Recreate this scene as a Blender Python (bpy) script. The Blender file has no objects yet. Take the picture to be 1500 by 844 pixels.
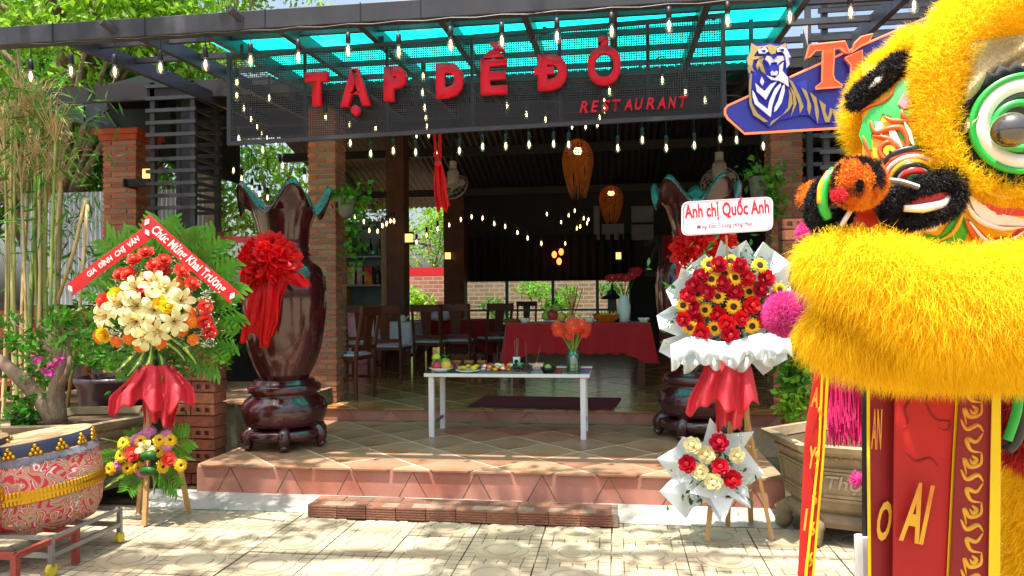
import bpy, bmesh, math, random
import numpy as np
from mathutils import Vector, Matrix, Euler

random.seed(7)
rng = np.random.default_rng(11)
R = math.radians
scene = bpy.context.scene
col = scene.collection

# ---------------------------------------------------------------- camera
YAW, PITCH, ROLL, FPX = R(8), R(.74), R(.5), 1080.0
_r = Vector((math.cos(YAW), math.sin(YAW), 0)); _f = Vector((-math.sin(YAW), math.cos(YAW), 0)); _z = Vector((0, 0, 1))
F2 = _f * math.cos(PITCH) + _z * math.sin(PITCH)
_u = _z * math.cos(PITCH) - _f * math.sin(PITCH)
R3 = _r * math.cos(ROLL) - _u * math.sin(ROLL)
U3 = _u * math.cos(ROLL) + _r * math.sin(ROLL)
CAM = Vector((0, 0, 1.5))
cd = bpy.data.cameras.new("camera"); cam = bpy.data.objects.new("camera", cd); col.objects.link(cam)
cd.sensor_width = 36; cd.lens = FPX / 1500 * 36; cd.clip_end = 500; cd.clip_start = .05
cam.matrix_world = Matrix(((R3.x, U3.x, -F2.x, CAM.x), (R3.y, U3.y, -F2.y, CAM.y), (R3.z, U3.z, -F2.z, CAM.z), (0, 0, 0, 1)))
scene.camera = cam

# ---------------------------------------------------------------- sky, sun, exposure
SUN_EL, SUN_AZ = R(76), R(205)          # azimuth of the sun measured clockwise from +Y: it stands behind the camera, to the left
world = bpy.data.worlds.new("World"); scene.world = world; world.use_nodes = True
nt = world.node_tree; bg = nt.nodes["Background"]
sky = nt.nodes.new("ShaderNodeTexSky"); sky.sky_type = 'NISHITA'; sky.sun_disc = False
sky.sun_elevation = SUN_EL; sky.sun_rotation = SUN_AZ; sky.air_density = 1.0; sky.dust_density = 6.0; sky.ozone_density = 1.0
nt.links.new(sky.outputs[0], bg.inputs[0]); bg.inputs[1].default_value = .13
sl = bpy.data.lights.new("sun", 'SUN'); sl.energy = 4.2; sl.angle = R(.6); sl.color = (1, .95, .87)
so = bpy.data.objects.new("sun", sl); col.objects.link(so)
sd = Vector((math.sin(SUN_AZ) * math.cos(SUN_EL), math.cos(SUN_AZ) * math.cos(SUN_EL), math.sin(SUN_EL)))
so.location = (0, 0, 30); so.rotation_euler = sd.to_track_quat('Z', 'Y').to_euler()
vs = scene.view_settings; vs.view_transform = 'Standard'; vs.look = 'None'; vs.gamma = 1; vs.exposure = 1.4
try: vs.use_curve_mapping = False
except Exception: pass
scene.cycles.use_denoising = True
scene.cycles.max_bounces = 8; scene.cycles.transparent_max_bounces = 12; scene.cycles.sample_clamp_indirect = 6

# ---------------------------------------------------------------- pixel -> place (photo is 1500 x 844)
def ray(px, py): return F2 + R3 * ((px - 750) / FPX) - U3 * ((py - 422) / FPX)
def G(px, py, z=0.0):
    v = ray(px, py); return CAM + v * ((z - CAM.z) / v.z)
def P(px, py, Y):
    v = ray(px, py); return CAM + v * (Y / v.y)
def D(px, py, d): return CAM + ray(px, py) * d

# ---------------------------------------------------------------- mesh helpers
WORLD = {}
class MB:
    def __init__(s): s.v = []; s.f = []; s.m = []; s.k = 0
    def add(s, vs, fs):
        o = len(s.v); s.v += [tuple(v) for v in vs]
        for f in fs: s.f.append(tuple(i + o for i in f)); s.m.append(s.k)
        return s
    def box(s, a, b):
        x0, y0, z0 = a; x1, y1, z1 = b
        return s.add([(x0,y0,z0),(x1,y0,z0),(x1,y1,z0),(x0,y1,z0),(x0,y0,z1),(x1,y0,z1),(x1,y1,z1),(x0,y1,z1)],
                     [(0,3,2,1),(4,5,6,7),(0,1,5,4),(1,2,6,5),(2,3,7,6),(3,0,4,7)])
    def cbox(s, c, d): return s.box([c[i]-d[i]/2 for i in range(3)], [c[i]+d[i]/2 for i in range(3)])
    def bar(s, p0, p1, w, h, up=(0,0,1)):
        p0 = Vector(p0); p1 = Vector(p1); d = (p1-p0).normalized(); u = Vector(up)
        if abs(d.dot(u)) > .98: u = Vector((0,1,0))
        a = d.cross(u).normalized()*w/2; b = a.cross(d).normalized()*h/2
        vs = [p+q for p in (p0,p1) for q in (-a-b, a-b, a+b, -a+b)]
        return s.add(vs, [(0,1,2,3),(7,6,5,4),(0,4,5,1),(1,5,6,2),(2,6,7,3),(3,7,4,0)])
    def tube(s, pts, rad, n=8, cap=True):
        pts = [Vector(p) for p in pts]; m = len(pts)
        if not hasattr(rad, '__len__'): rad = [rad]*m
        ref = None; vs = []
        for i, p in enumerate(pts):
            d = (pts[min(i+1,m-1)] - pts[max(i-1,0)]).normalized()
            if ref is None: ref = d.orthogonal().normalized()
            ref = (ref - d*ref.dot(d)); ref = ref.normalized() if ref.length > 1e-6 else d.orthogonal().normalized()
            b = d.cross(ref)
            for k in range(n):
                t = 2*math.pi*k/n; vs.append(p + (ref*math.cos(t) + b*math.sin(t))*rad[i])
        fs = [(i*n+k, i*n+(k+1)%n, (i+1)*n+(k+1)%n, (i+1)*n+k) for i in range(m-1) for k in range(n)]
        if cap: fs += [tuple(range(n))[::-1], tuple((m-1)*n+k for k in range(n))]
        return s.add(vs, fs)
    def lathe(s, prof, n=32, c=(0,0,0), fn=None, cap=True):
        vs = []
        for j, (r, z) in enumerate(prof):
            for k in range(n):
                t = 2*math.pi*k/n
                rr, zz = fn(r, z, t, j) if fn else (r, z)
                vs.append((c[0]+rr*math.cos(t), c[1]+rr*math.sin(t), c[2]+zz))
        m = len(prof)
        fs = [(j*n+k, j*n+(k+1)%n, (j+1)*n+(k+1)%n, (j+1)*n+k) for j in range(m-1) for k in range(n)]
        if cap: fs += [tuple(range(n))[::-1], tuple((m-1)*n+k for k in range(n))]
        return s.add(vs, fs)
    def ball(s, c, r, n=12, m=8):
        if not hasattr(r, '__len__'): r = (r,r,r)
        vs = [(c[0], c[1], c[2]-r[2])]
        for j in range(1, m):
            a = math.pi*j/m
            for k in range(n):
                t = 2*math.pi*k/n
                vs.append((c[0]+r[0]*math.sin(a)*math.cos(t), c[1]+r[1]*math.sin(a)*math.sin(t), c[2]-r[2]*math.cos(a)))
        vs.append((c[0], c[1], c[2]+r[2])); e = len(vs)-1
        fs = [(0, 1+(k+1)%n, 1+k) for k in range(n)]
        fs += [(1+(j-1)*n+k, 1+(j-1)*n+(k+1)%n, 1+j*n+(k+1)%n, 1+j*n+k) for j in range(1, m-1) for k in range(n)]
        fs += [(e, 1+(m-2)*n+k, 1+(m-2)*n+(k+1)%n) for k in range(n)]
        return s.add(vs, fs)
    def prism(s, poly, d):
        """poly: 3-D points of a planar outline; d: extrusion vector"""
        n = len(poly); d = Vector(d); a = [Vector(p) for p in poly]
        return s.add(a + [p+d for p in a], [tuple(range(n))[::-1], tuple(range(n, 2*n))] + [(k, (k+1)%n, n+(k+1)%n, n+k) for k in range(n)])
    def grid(s, fn, nu, nv):
        vs = [fn(i/nu, j/nv) for j in range(nv+1) for i in range(nu+1)]
        return s.add(vs, [(j*(nu+1)+i, j*(nu+1)+i+1, (j+1)*(nu+1)+i+1, (j+1)*(nu+1)+i) for j in range(nv) for i in range(nu)])
    def strip(s, pts, wid, side):
        vs = []
        for p, w in zip(pts, wid): vs += [Vector(p)-Vector(side)*w/2, Vector(p)+Vector(side)*w/2]
        return s.add(vs, [(2*i, 2*i+1, 2*i+3, 2*i+2) for i in range(len(pts)-1)])
    def mesh(s, name, mats, smooth=False, off=None):
        me = bpy.data.meshes.new(name)
        v = s.v if off is None else [(p[0]-off[0], p[1]-off[1], p[2]-off[2]) for p in s.v]
        me.from_pydata(v, [], s.f)
        for m in (mats if isinstance(mats, (list, tuple)) else [mats]): me.materials.append(m)
        if any(s.m): me.polygons.foreach_set('material_index', s.m)
        if smooth: me.polygons.foreach_set('use_smooth', [True]*len(me.polygons))
        me.update(); return me
    def build(s, name, mats, parent=None, smooth=False, local=False, bevel=0, solid=0, subsurf=0):
        off = None if (parent is None or local) else WORLD.get(parent)
        o = put(name, s.mesh(name, mats, smooth, off), parent)
        if subsurf: md = o.modifiers.new('sub', 'SUBSURF'); md.levels = md.render_levels = subsurf
        if solid: md = o.modifiers.new('solid', 'SOLIDIFY'); md.thickness = solid; md.offset = 0
        if bevel: md = o.modifiers.new('bevel', 'BEVEL'); md.width = bevel; md.segments = 2; md.limit_method = 'ANGLE'
        return o
def put(name, me, parent=None, loc=(0,0,0), rot=None, scale=None):
    """link a mesh as one object; loc is relative to the parent"""
    o = bpy.data.objects.new(name, me); col.objects.link(o); o.location = loc
    if rot is not None:
        if isinstance(rot, Matrix): o.rotation_euler = rot.to_euler()
        else: o.rotation_euler = rot
    if scale is not None: o.scale = scale if hasattr(scale, '__len__') else (scale,)*3
    if parent is not None: o.parent = parent; WORLD[o] = WORLD[parent]
    else: WORLD[o] = Vector((0,0,0))
    return o
def tag(o, label=None, cat=None, group=None, kind=None):
    if label: o['label'] = label
    if cat: o['category'] = cat
    if group: o['group'] = group
    if kind: o['kind'] = kind
    return o
def thing(name, label, cat, loc=(0,0,0), rz=0, group=None):
    o = bpy.data.objects.new(name, None); col.objects.link(o); o.location = loc; o.rotation_euler = (0,0,rz); o.empty_display_size = .1
    WORLD[o] = Vector(loc); return tag(o, label, cat, group)
def copy_tree(o, parent=None):
    c = o.copy(); col.objects.link(c); c.parent = parent; WORLD[c] = WORLD[o]
    for ch in list(o.children): copy_tree(ch, c)
    return c
def aim(d, up=(0,0,1)):
    """rotation whose local Z points along d"""
    return Vector(d).to_track_quat('Z', 'Y').to_matrix()
def rnd(a, b): return random.uniform(a, b)
def lerp(a, b, t): return a + (b-a)*t
def spline(pts, n):
    pts = [Vector(p) for p in pts]; out = []
    q = [pts[0]*2-pts[1]] + pts + [pts[-1]*2-pts[-2]]
    for i in range(len(pts)-1):
        a, b, c, d = q[i:i+4]
        for k in range(n):
            t = k/n; out.append(.5*((2*b) + (c-a)*t + (2*a-5*b+4*c-d)*t*t + (3*b-a-3*c+d)*t**3))
    return out + [pts[-1]]

# ---------------------------------------------------------------- procedural materials
def S(r, g=None, b=None):
    if g is None: r, g, b = [int(r[i:i+2], 16) for i in (0,2,4)]
    f = lambda c: (c/255/12.92) if c/255 <= .04045 else ((c/255+.055)/1.055)**2.4
    return (f(r), f(g), f(b), 1)
_M = {}
def M(name, c, rough=.6, var=.15, scale=6., bump=0., bscale=None, metal=0., spec=.4, rand=0., island=0., c2=None, c2amt=.5, coat=0., trans=0., emit=0., sheen=0., stretch=None):
    """principled material with mottled colour, optional second colour in patches, per-object or per-island variation, and fine relief"""
    if name in _M: return _M[name]
    m = bpy.data.materials.new(name); m.use_nodes = True; n = m.node_tree.nodes; L = m.node_tree.links
    b = n['Principled BSDF']; b.inputs['Roughness'].default_value = rough; b.inputs['Metallic'].default_value = metal
    b.inputs['Specular IOR Level'].default_value = spec; b.inputs['Coat Weight'].default_value = coat
    tc = n.new('ShaderNodeTexCoord'); src = tc.outputs['Object']
    if stretch:
        mp = n.new('ShaderNodeMapping'); mp.inputs['Scale'].default_value = stretch; L.new(src, mp.inputs[0]); src = mp.outputs[0]
    nz = n.new('ShaderNodeTexNoise'); nz.inputs['Scale'].default_value = scale; nz.inputs['Detail'].default_value = 6; nz.inputs['Roughness'].default_value = .6; L.new(src, nz.inputs['Vector'])
    mix = n.new('ShaderNodeMix'); mix.data_type = 'RGBA'
    lo = tuple(x*(1-var) for x in c[:3])+(1,); hi = tuple(min(1, x*(1+var)) for x in c[:3])+(1,)
    mix.inputs[6].default_value = lo; mix.inputs[7].default_value = hi
    rp = n.new('ShaderNodeMapRange'); rp.inputs[1].default_value = .3; rp.inputs[2].default_value = .7; L.new(nz.outputs[0], rp.inputs[0]); L.new(rp.outputs[0], mix.inputs[0])
    out = mix.outputs[2]
    if c2 is not None:
        n2 = n.new('ShaderNodeTexNoise'); n2.inputs['Scale'].default_value = scale*.35; n2.inputs['Detail'].default_value = 8; L.new(src, n2.inputs['Vector'])
        r2 = n.new('ShaderNodeMapRange'); r2.inputs[1].default_value = .62-.3*c2amt; r2.inputs[2].default_value = .78-.3*c2amt; L.new(n2.outputs[0], r2.inputs[0])
        m2 = n.new('ShaderNodeMix'); m2.data_type = 'RGBA'; m2.inputs[7].default_value = c2; L.new(r2.outputs[0], m2.inputs[0]); L.new(out, m2.inputs[6]); out = m2.outputs[2]
    if rand or island:
        if rand: oi = n.new('ShaderNodeObjectInfo'); ro = oi.outputs['Random']; amt = rand
        else: oi = n.new('ShaderNodeNewGeometry'); ro = oi.outputs['Random Per Island']; amt = island
        mr = n.new('ShaderNodeMapRange'); mr.inputs[3].default_value = 1-amt; mr.inputs[4].default_value = 1+amt; L.new(ro, mr.inputs[0])
        ml = n.new('ShaderNodeMath'); ml.operation = 'MULTIPLY_ADD'; ml.inputs[1].default_value = .05*amt; ml.inputs[2].default_value = .5-.025*amt; L.new(ro, ml.inputs[0])
        hs = n.new('ShaderNodeHueSaturation'); L.new(mr.outputs[0], hs.inputs['Value']); L.new(ml.outputs[0], hs.inputs['Hue']); L.new(out, hs.inputs['Color']); out = hs.outputs[0]
    L.new(out, b.inputs['Base Color'])
    if bump:
        nb = n.new('ShaderNodeTexNoise'); nb.inputs['Scale'].default_value = bscale or scale*4; nb.inputs['Detail'].default_value = 5; L.new(src, nb.inputs['Vector'])
        bp = n.new('ShaderNodeBump'); bp.inputs['Strength'].default_value = bump; bp.inputs['Distance'].default_value = .01; L.new(nb.outputs[0], bp.inputs['Height']); L.new(bp.outputs[0], b.inputs['Normal'])
    if sheen: b.inputs['Sheen Weight'].default_value = sheen
    if emit: L.new(out, b.inputs['Emission Color']); b.inputs['Emission Strength'].default_value = emit
    if trans:
        tr = n.new('ShaderNodeBsdfTranslucent'); L.new(out, tr.inputs[0]); ms = n.new('ShaderNodeMixShader'); ms.inputs[0].default_value = trans
        L.new(b.outputs[0], ms.inputs[1]); L.new(tr.outputs[0], ms.inputs[2]); L.new(ms.outputs[0], n['Material Output'].inputs[0])
    _M[name] = m; return m
def glass(name, c=(1,1,1,1), mixing=.25, rough=.03):
    if name in _M: return _M[name]
    m = bpy.data.materials.new(name); m.use_nodes = True; n = m.node_tree.nodes; L = m.node_tree.links
    t = n.new('ShaderNodeBsdfTransparent'); t.inputs[0].default_value = c; g = n.new('ShaderNodeBsdfGlossy'); g.inputs['Roughness'].default_value = rough
    ms = n.new('ShaderNodeMixShader'); ms.inputs[0].default_value = mixing; L.new(t.outputs[0], ms.inputs[1]); L.new(g.outputs[0], ms.inputs[2]); L.new(ms.outputs[0], n['Material Output'].inputs[0])
    _M[name] = m; return m
def emitter(name, c, s):
    if name in _M: return _M[name]
    m = bpy.data.materials.new(name); m.use_nodes = True; n = m.node_tree.nodes
    b = n['Principled BSDF']; b.inputs['Base Color'].default_value = c; b.inputs['Emission Color'].default_value = c; b.inputs['Emission Strength'].default_value = s
    _M[name] = m; return m

# ---------------------------------------------------------------- lettering (flat outlines turned into meshes once, up front)
TEXT = {}
def lettering(specs):
    objs = []
    for key, body, size, off, ext, shear in specs:
        c = bpy.data.curves.new('lettering', 'FONT'); c.body = body; c.size = size; c.offset = off; c.extrude = ext; c.shear = shear; c.align_x = 'CENTER'; c.resolution_u = 3
        o = bpy.data.objects.new('lettering', c); col.objects.link(o); objs.append((key, o))
    bpy.context.view_layer.update(); dg = bpy.context.evaluated_depsgraph_get()
    for key, o in objs:
        TEXT[key] = bpy.data.meshes.new_from_object(o.evaluated_get(dg)); TEXT[key].name = 'lettering'
    for key, o in objs:
        c = o.data; bpy.data.objects.remove(o); bpy.data.curves.remove(c)
def fit_text(key, name, mat, parent, p00, p10, up, height=None, push=None, width=None):
    """stand lettering between two points of its base line; scaled to the width between them and to height"""
    src = TEXT[key]; me = src.copy(); me.materials.clear(); me.materials.append(mat)
    xs = [v.co.x for v in me.vertices]; ys = [v.co.y for v in me.vertices]
    x0, x1, y0, y1 = min(xs), max(xs), min(ys), max(ys)
    p00 = Vector(p00); p10 = Vector(p10); e = p10-p00; w = e.length; ex = e/w; up = Vector(up); up = (up-ex*up.dot(ex)).normalized(); ez = ex.cross(up)
    h = height or (y1-y0)*w/(x1-x0); off = WORLD[parent] if parent is not None else Vector((0,0,0))
    for v in me.vertices:
        v.co = p00 + e*((v.co.x-x0)/(x1-x0)) + up*(h*(v.co.y-y0)/(y1-y0)) + ez*(v.co.z + (push or 0)) - off
    me.update(); return put(name, me, parent)
# ---------------------------------------------------------------- shared materials
m_mortar = M('mortar', S('8c867a'), .9, .2, 9, .5)
m_brick = M('brick_clay', S('b5623f'), .85, .22, 14, .5, rand=.22, c2=S('94705a'), c2amt=.45)
m_brick_dark = M('brick_clay_old', S('93553c'), .85, .25, 14, .5, rand=.2, c2=S('6e4a3a'), c2amt=.5)
m_black = M('black_steel', S('2b2b30'), .45, .25, 5, .1, spec=.5, c2=S('4a4a50'), c2amt=.3)
m_blacker = M('black_paint', S('17171a'), .5, .2, 5)
m_red_letter = M('red_acrylic', S('c8032a'), .4, .06, 2, spec=.3)
m_wood = M('dark_wood', S('5b2a17'), .4, .3, 4, .15, spec=.5, stretch=(1,1,8))
m_wood_pale = M('pale_wood', S('b58f5a'), .7, .2, 5, .2, stretch=(6,6,1))
m_white = M('white_paint', S('dcdcd8'), .4, .05, 4)
m_white_cloth = M('white_cloth', S('c9c8d4'), .85, .06, 5, sheen=.2)
m_red_cloth = M('red_cloth', S('b3101c'), .8, .12, 6, sheen=.2)
m_red_tulle = M('red_tulle', S('e3131c'), .5, .15, 12, .2, trans=.35, island=.15)
m_paper = M('white_wrap_paper', S('dfe9ea'), .55, .05, 3, trans=.25)
m_coral = M('coral_wrap', S('e5434f'), .6, .1, 3, trans=.3)
m_leaf = M('leaf_green', S('4d8a1e'), .45, .25, 4, trans=.35, island=.45)
m_leaf_dark = M('leaf_deep_green', S('2f6325'), .45, .25, 4, trans=.3, island=.45)
m_leaf_light = M('leaf_yellow_green', S('83b02c'), .5, .25, 4, trans=.45, island=.4)
m_bark = M('bark', S('7d6b55'), .9, .3, 6, .8, stretch=(3,3,1))
m_bark_dark = M('bark_brown', S('5a4030'), .9, .3, 6, .8, stretch=(3,3,1))
m_gold = M('gold_metal', S('c89b2c'), .3, .15, 6, metal=.9)
m_steel = M('grey_steel', S('8a8a86'), .45, .2, 6, metal=.6)
m_ceramic = M('white_ceramic', S('dfe2dc'), .15, .03, 4, coat=.5)
m_stone = M('carved_stone', S('8c7a5c'), .85, .3, 5, .6, bscale=18, c2=S('5f5240'), c2amt=.55)
m_soil = M('soil', S('4a3826'), 1, .4, 20, .8)
m_glow = emitter('bulb_filament', (1, .70, .28, 1), 7)
m_bulb = glass('bulb_glass', (1, .96, .86, 1), .14)
m_step_brick = M('weathered_step_brick', S('7a523e'), .9, .3, 16, .7, rand=.2, c2=S('5a4638'), c2amt=.55)
m_palm = M('palm_green', S('5c9a2c'), .45, .2, 4, trans=.4, island=.35)
m_glow_soft = emitter('lamp_glow', (1, .55, .16, 1), .7)

def floor_tile_mat(name, c, c2, rough, amt, coat=0):
    return M(name, c, rough, .18, 3.2, .12, bscale=30, spec=.5, rand=.1, c2=c2, c2amt=amt, coat=coat)
m_terrace = floor_tile_mat('terrace_tile', S('a07a60'), S('86583c'), .38, .4)
m_riser = floor_tile_mat('riser_tile', S('b37a68'), S('9a5238'), .5, .35)
m_inner = floor_tile_mat('inner_tile', S('b57c4a'), S('946038'), .2, .4, .1)
m_grout = M('grout', S('c6b699'), .9, .2, 6, .3)
m_concrete = M('concrete', S('a9a69c'), .9, .2, 5, .6, c2=S('7d7a70'), c2amt=.45)

def paving_material():
    """cast paver: cream concrete, fine square relief around the ring motif"""
    m = M('paver', S('a3977e'), .85, .2, 4, c2=S('8d7f66'), c2amt=.5, rand=.1); n = m.node_tree.nodes; L = m.node_tree.links
    b = n['Principled BSDF']; tc = n.new('ShaderNodeTexCoord'); br = n.new('ShaderNodeTexBrick')
    br.offset = 0; br.inputs['Scale'].default_value = 1; br.inputs['Brick Width'].default_value = .0717; br.inputs['Row Height'].default_value = .0667; br.inputs['Mortar Size'].default_value = .004
    br.inputs['Color1'].default_value = br.inputs['Color2'].default_value = (1,1,1,1); br.inputs['Mortar'].default_value = (.35,.3,.22,1)
    L.new(tc.outputs['Object'], br.inputs['Vector'])
    ln = n.new('ShaderNodeVectorMath'); ln.operation = 'LENGTH'; L.new(tc.outputs['Object'], ln.inputs[0])
    gt = n.new('ShaderNodeMath'); gt.operation = 'GREATER_THAN'; gt.inputs[1].default_value = .172; L.new(ln.outputs['Value'], gt.inputs[0])
    src = b.inputs['Base Color'].links[0].from_socket
    mx = n.new('ShaderNodeMix'); mx.data_type = 'RGBA'; mx.blend_type = 'MULTIPLY'; L.new(gt.outputs[0], mx.inputs[0]); L.new(src, mx.inputs[6]); L.new(br.outputs['Color'], mx.inputs[7]); L.new(mx.outputs[2], b.inputs['Base Color'])
    return m
m_paver = paving_material()

lettering([(k, k, 1, .075, .0, 0) for k in 'TPD'] + [('A.', 'Ạ', 1, .05, 0, 0), ('E^', 'Ề', 1, .05, 0, 0), ('DD', 'Đ', 1, .035, 0, 0), ('O?', 'Ỏ', 1, .036, 0, 0)]
    + [('s'+k, k, 1, .02, 0, .25) for k in 'RESTAUN'] + [('Ti', 'Ti', 1, .05, 0, 0), ('ger', 'ger', 1, .05, 0, 0)]
    + [('anh', 'Anh chị Quốc Anh', 1, .03, 0, 0), ('mung', 'Mừng Khai Trương Hồng Phát', 1, .012, 0, .35), ('gia', 'GIA  ĐÌNH  CHỊ  VÂN', 1, .03, 0, .1), ('chuc', 'Chúc Mừng Khai Trương', 1, .02, 0, .25)]
    + [('v'+k, k, 1, .03, 0, 0) for k in ('A', 'Y', 'I', 'AN', 'O', 'AI')] + [('tho', 'Thọ', 1, .015, 0, .2)])
# ---------------------------------------------------------------- ground and paving
g = MB().grid(lambda u, v: ((u-.5)*240, -60+v*240, -.035), 8, 8).build('ground', M('yard_soil', S('8d8068'), .95, .25, 3, .5))
tag(g, 'pale cast concrete paving and yard in front of the restaurant', kind='structure')
PX, PY = .43, .40
pv = MB(); cx, cy = PX-.008, PY-.008
pv.box((-cx/2, -cy/2, -.03), (cx/2, cy/2, -.006))
pv.lathe([(.160,-.006),(.157,.001),(.112,.001),(.108,-.005)], 20, cap=False)
pv.lathe([(.092,-.0055),(.089,.0005)], 20)
pme = pv.mesh('paving_tile', m_paver)
for i in range(-12, 8):
    for j in range(0, 6):
        x, y = -.47 + (i+.5)*PX + rnd(-.002,.002), 3.17 + (j-.5+.0)*PY + .2
        if y > 5.08 or x < -4.6 or x > 2.6: continue
        o = put('paving_tile', pme, g, (x, y, rnd(-.003,.001)), (rnd(-.004,.004), rnd(-.004,.004), rnd(-.006,.006)))

# ---------------------------------------------------------------- tiled floors and steps
def clip(poly, x0, x1, y0, y1):
    for ax, lim, sg in ((0,x0,1),(0,x1,-1),(1,y0,1),(1,y1,-1)):
        out = []
        for i in range(len(poly)):
            a, b = poly[i-1], poly[i]; da, db = (a[ax]-lim)*sg, (b[ax]-lim)*sg
            if (da < 0) != (db < 0): t = da/(da-db); out.append((a[0]+(b[0]-a[0])*t, a[1]+(b[1]-a[1])*t))
            if db >= 0: out.append(b)
        poly = out
        if not poly: break
    return poly
def diagonal_tiles(owner, x0, x1, y0, y1, z, side, mat, gap=.017, name='floor_tile'):
    h = side/math.sqrt(2); k = h-gap*.7; full = None
    for i in range(int((x0-1)/h)-1, int((x1+1)/h)+2):
        for j in range(int(y0/h)-1, int(y1/h)+2):
            if (i+j) % 2: continue
            c = (i*h, j*h); po = clip([(c[0]-k,c[1]),(c[0],c[1]-k),(c[0]+k,c[1]),(c[0],c[1]+k)], x0, x1, y0, y1)
            if len(po) < 3: continue
            ar = abs(sum(po[q-1][0]*po[q][1]-po[q][0]*po[q-1][1] for q in range(len(po))))/2
            if ar < .002: continue
            dz = rnd(-.0012, .0012)
            if ar > 2*k*k-1e-4:
                if full is None: full = MB().prism([(-k,0,-.012),(0,-k,-.012),(k,0,-.012),(0,k,-.012)], (0,0,.012)).mesh(name, mat)
                put(name, full, owner, (c[0], c[1], z+dz), (rnd(-.002,.002), rnd(-.002,.002), 0))
            else:
                put(name, MB().prism([(p[0]-c[0], p[1]-c[1], -.012) for p in po], (0,0,.012)).mesh(name, mat), owner, (c[0], c[1], z+dz))
def riser_tiles(owner, x0, x1, y, z0, z1, period, base, mat):
    g_ = .005; x = x0-.2; a = period/2
    def piece(po):
        po = clip(po, x0, x1, z0, z1)
        if len(po) >= 3: put('riser_tile', MB().prism([(p[0], y, p[1]) for p in po], (0,-.012,0)).mesh('riser_tile', mat), owner, (0, rnd(-.002,.002), 0))
    while x < x1:
        piece([(x-base/2+g_, z0), (x+base/2-g_, z0), (x, z1-g_)])
        piece([(x+g_, z1), (x+base/2+g_, z0), (x+period-base/2-g_, z0), (x+period-g_, z1)])
        x += period
TX0, TX1, TY, TB = -3.15, 1.12, 5.22, 7.24
t = tag(MB().box((TX0, TY, -.03), (TX1, TB+.02, .2575)).build('terrace', m_grout), 'low terracotta tiled terrace with a tiled front riser', kind='structure')
diagonal_tiles(t, TX0, TX1, TY-.034, TB-.001, .26, .42, m_terrace)
riser_tiles(t, TX0, TX1, TY-.002, .055, .243, .47, .21, m_riser)
fb = MB().box((-3.0, TB, -.03), (4.6, 17.2, .3875)).box((-7.5, 8.05, -.03), (-3.0, 17.2, .3875))
f = tag(fb.build('dining_floor', m_grout), 'glossy brown tiled floor of the dining hall', kind='structure')
diagonal_tiles(f, -3.0, 3.4, TB-.032, 12.2, .39, .5, m_inner)
diagonal_tiles(f, -5.6, -3.0, 8.05, 12.2, .39, .5, m_inner)
riser_tiles(f, -3.0, 1.9, TB-.002, .268, .374, .47, .21, m_riser)
MB().box((-7.5, 12.2, .36), (4.6, 17.2, .39)).build('floor_sheet', m_inner, f)
sf = tag(MB().box((-8.5, 6.35, -.03), (-3.02, 8.05, .5505)).build('side_floor', M('rough_stone', S('6f6a55'), .95, .35, 5, .9, bscale=9, c2=S('4c5236'), c2amt=.55)), 'raised stone base of the side dining area', kind='structure')
diagonal_tiles(sf, -6.5, -3.02, 6.33, 8.05, .553, .42, m_terrace)
k = MB().prism([(TX0-.4, 5.05, -.03), (TX0-.4, 5.235, -.03), (TX0-.4, 5.235, .06), (TX0-.4, 5.20, .055)], (TX1-TX0+.42, 0, 0))
tag(k.build('kerb', m_concrete), 'rough concrete fillet along the foot of the terrace', kind='structure')
tag(MB().box((-12, 5.1, -.04), (-3.16, 30, -.012)).build('garden_bed', m_soil), 'dark earth of the garden bed beside the terrace', kind='structure')

# brick step laid in front of the terrace
bs = thing('brick_step', 'low step of hollow bricks bedded in mortar before the terrace', 'step', (-1.06, 4.95, 0))
MB().box((-2.12, 4.86, 0), (.0, 5.09, .085)).build('mortar_bed', M('dusty_mortar', S('7b6a58'), .95, .3, 8, .7), bs)
def hollow_brick(l, w, h):
    """brick lying with its end face toward -Y; two recessed square cores"""
    b = MB(); b.k = 0; xs = [-l/2, -l*.3, -l*.08, l*.08, l*.3, l/2]; zs = [0, h*.28, h*.72, h]
    for i in range(5):
        for j in range(3):
            q = [(xs[i],0,zs[j]),(xs[i+1],0,zs[j]),(xs[i+1],0,zs[j+1]),(xs[i],0,zs[j+1])]
            if j == 1 and i in (1,3):
                d = .05; r_ = [(p[0], d, p[2]) for p in q]
                b.add(q+r_, [(0,1,5,4),(1,2,6,5),(2,3,7,6),(3,0,4,7),(4,5,6,7)])
            else: b.add(q, [(0,1,2,3)])
    b.add([(-l/2,0,0),(l/2,0,0),(l/2,w,0),(-l/2,w,0),(-l/2,0,h),(l/2,0,h),(l/2,w,h),(-l/2,w,h)], [(0,3,2,1),(4,5,6,7),(1,2,6,5),(2,3,7,6),(3,0,4,7)])
    return b.mesh('brick', m_brick_dark)
def step_brick(l, w, h):
    b = MB(); pr = [(0,0)]
    for i in range(5): z0 = h*(i+.15)/5; z1 = h*(i+.85)/5; pr += [(0,z0),(-.004,z0+.002),(-.004,z1-.002),(0,z1)]
    pr += [(0,h),(w,h),(w,0)]
    return b.prism([(-l/2, p[0], p[1]) for p in pr], (l,0,0)).mesh('brick', m_step_brick)
sb = step_brick(.202, .112, .082)
for i in range(10):
    x = -2.11+.102+i*.2075
    put('brick', sb, bs, (x+1.06, 4.845-4.95+rnd(-.006,.004), .003), (0, rnd(-.02,.02), rnd(-.02,.02)))
    put('brick', sb, bs, (x+1.06, 4.96-4.95+rnd(-.004,.004), .008+rnd(-.003,.003)), (0, rnd(-.01,.01), rnd(-.02,.02)))

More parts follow.
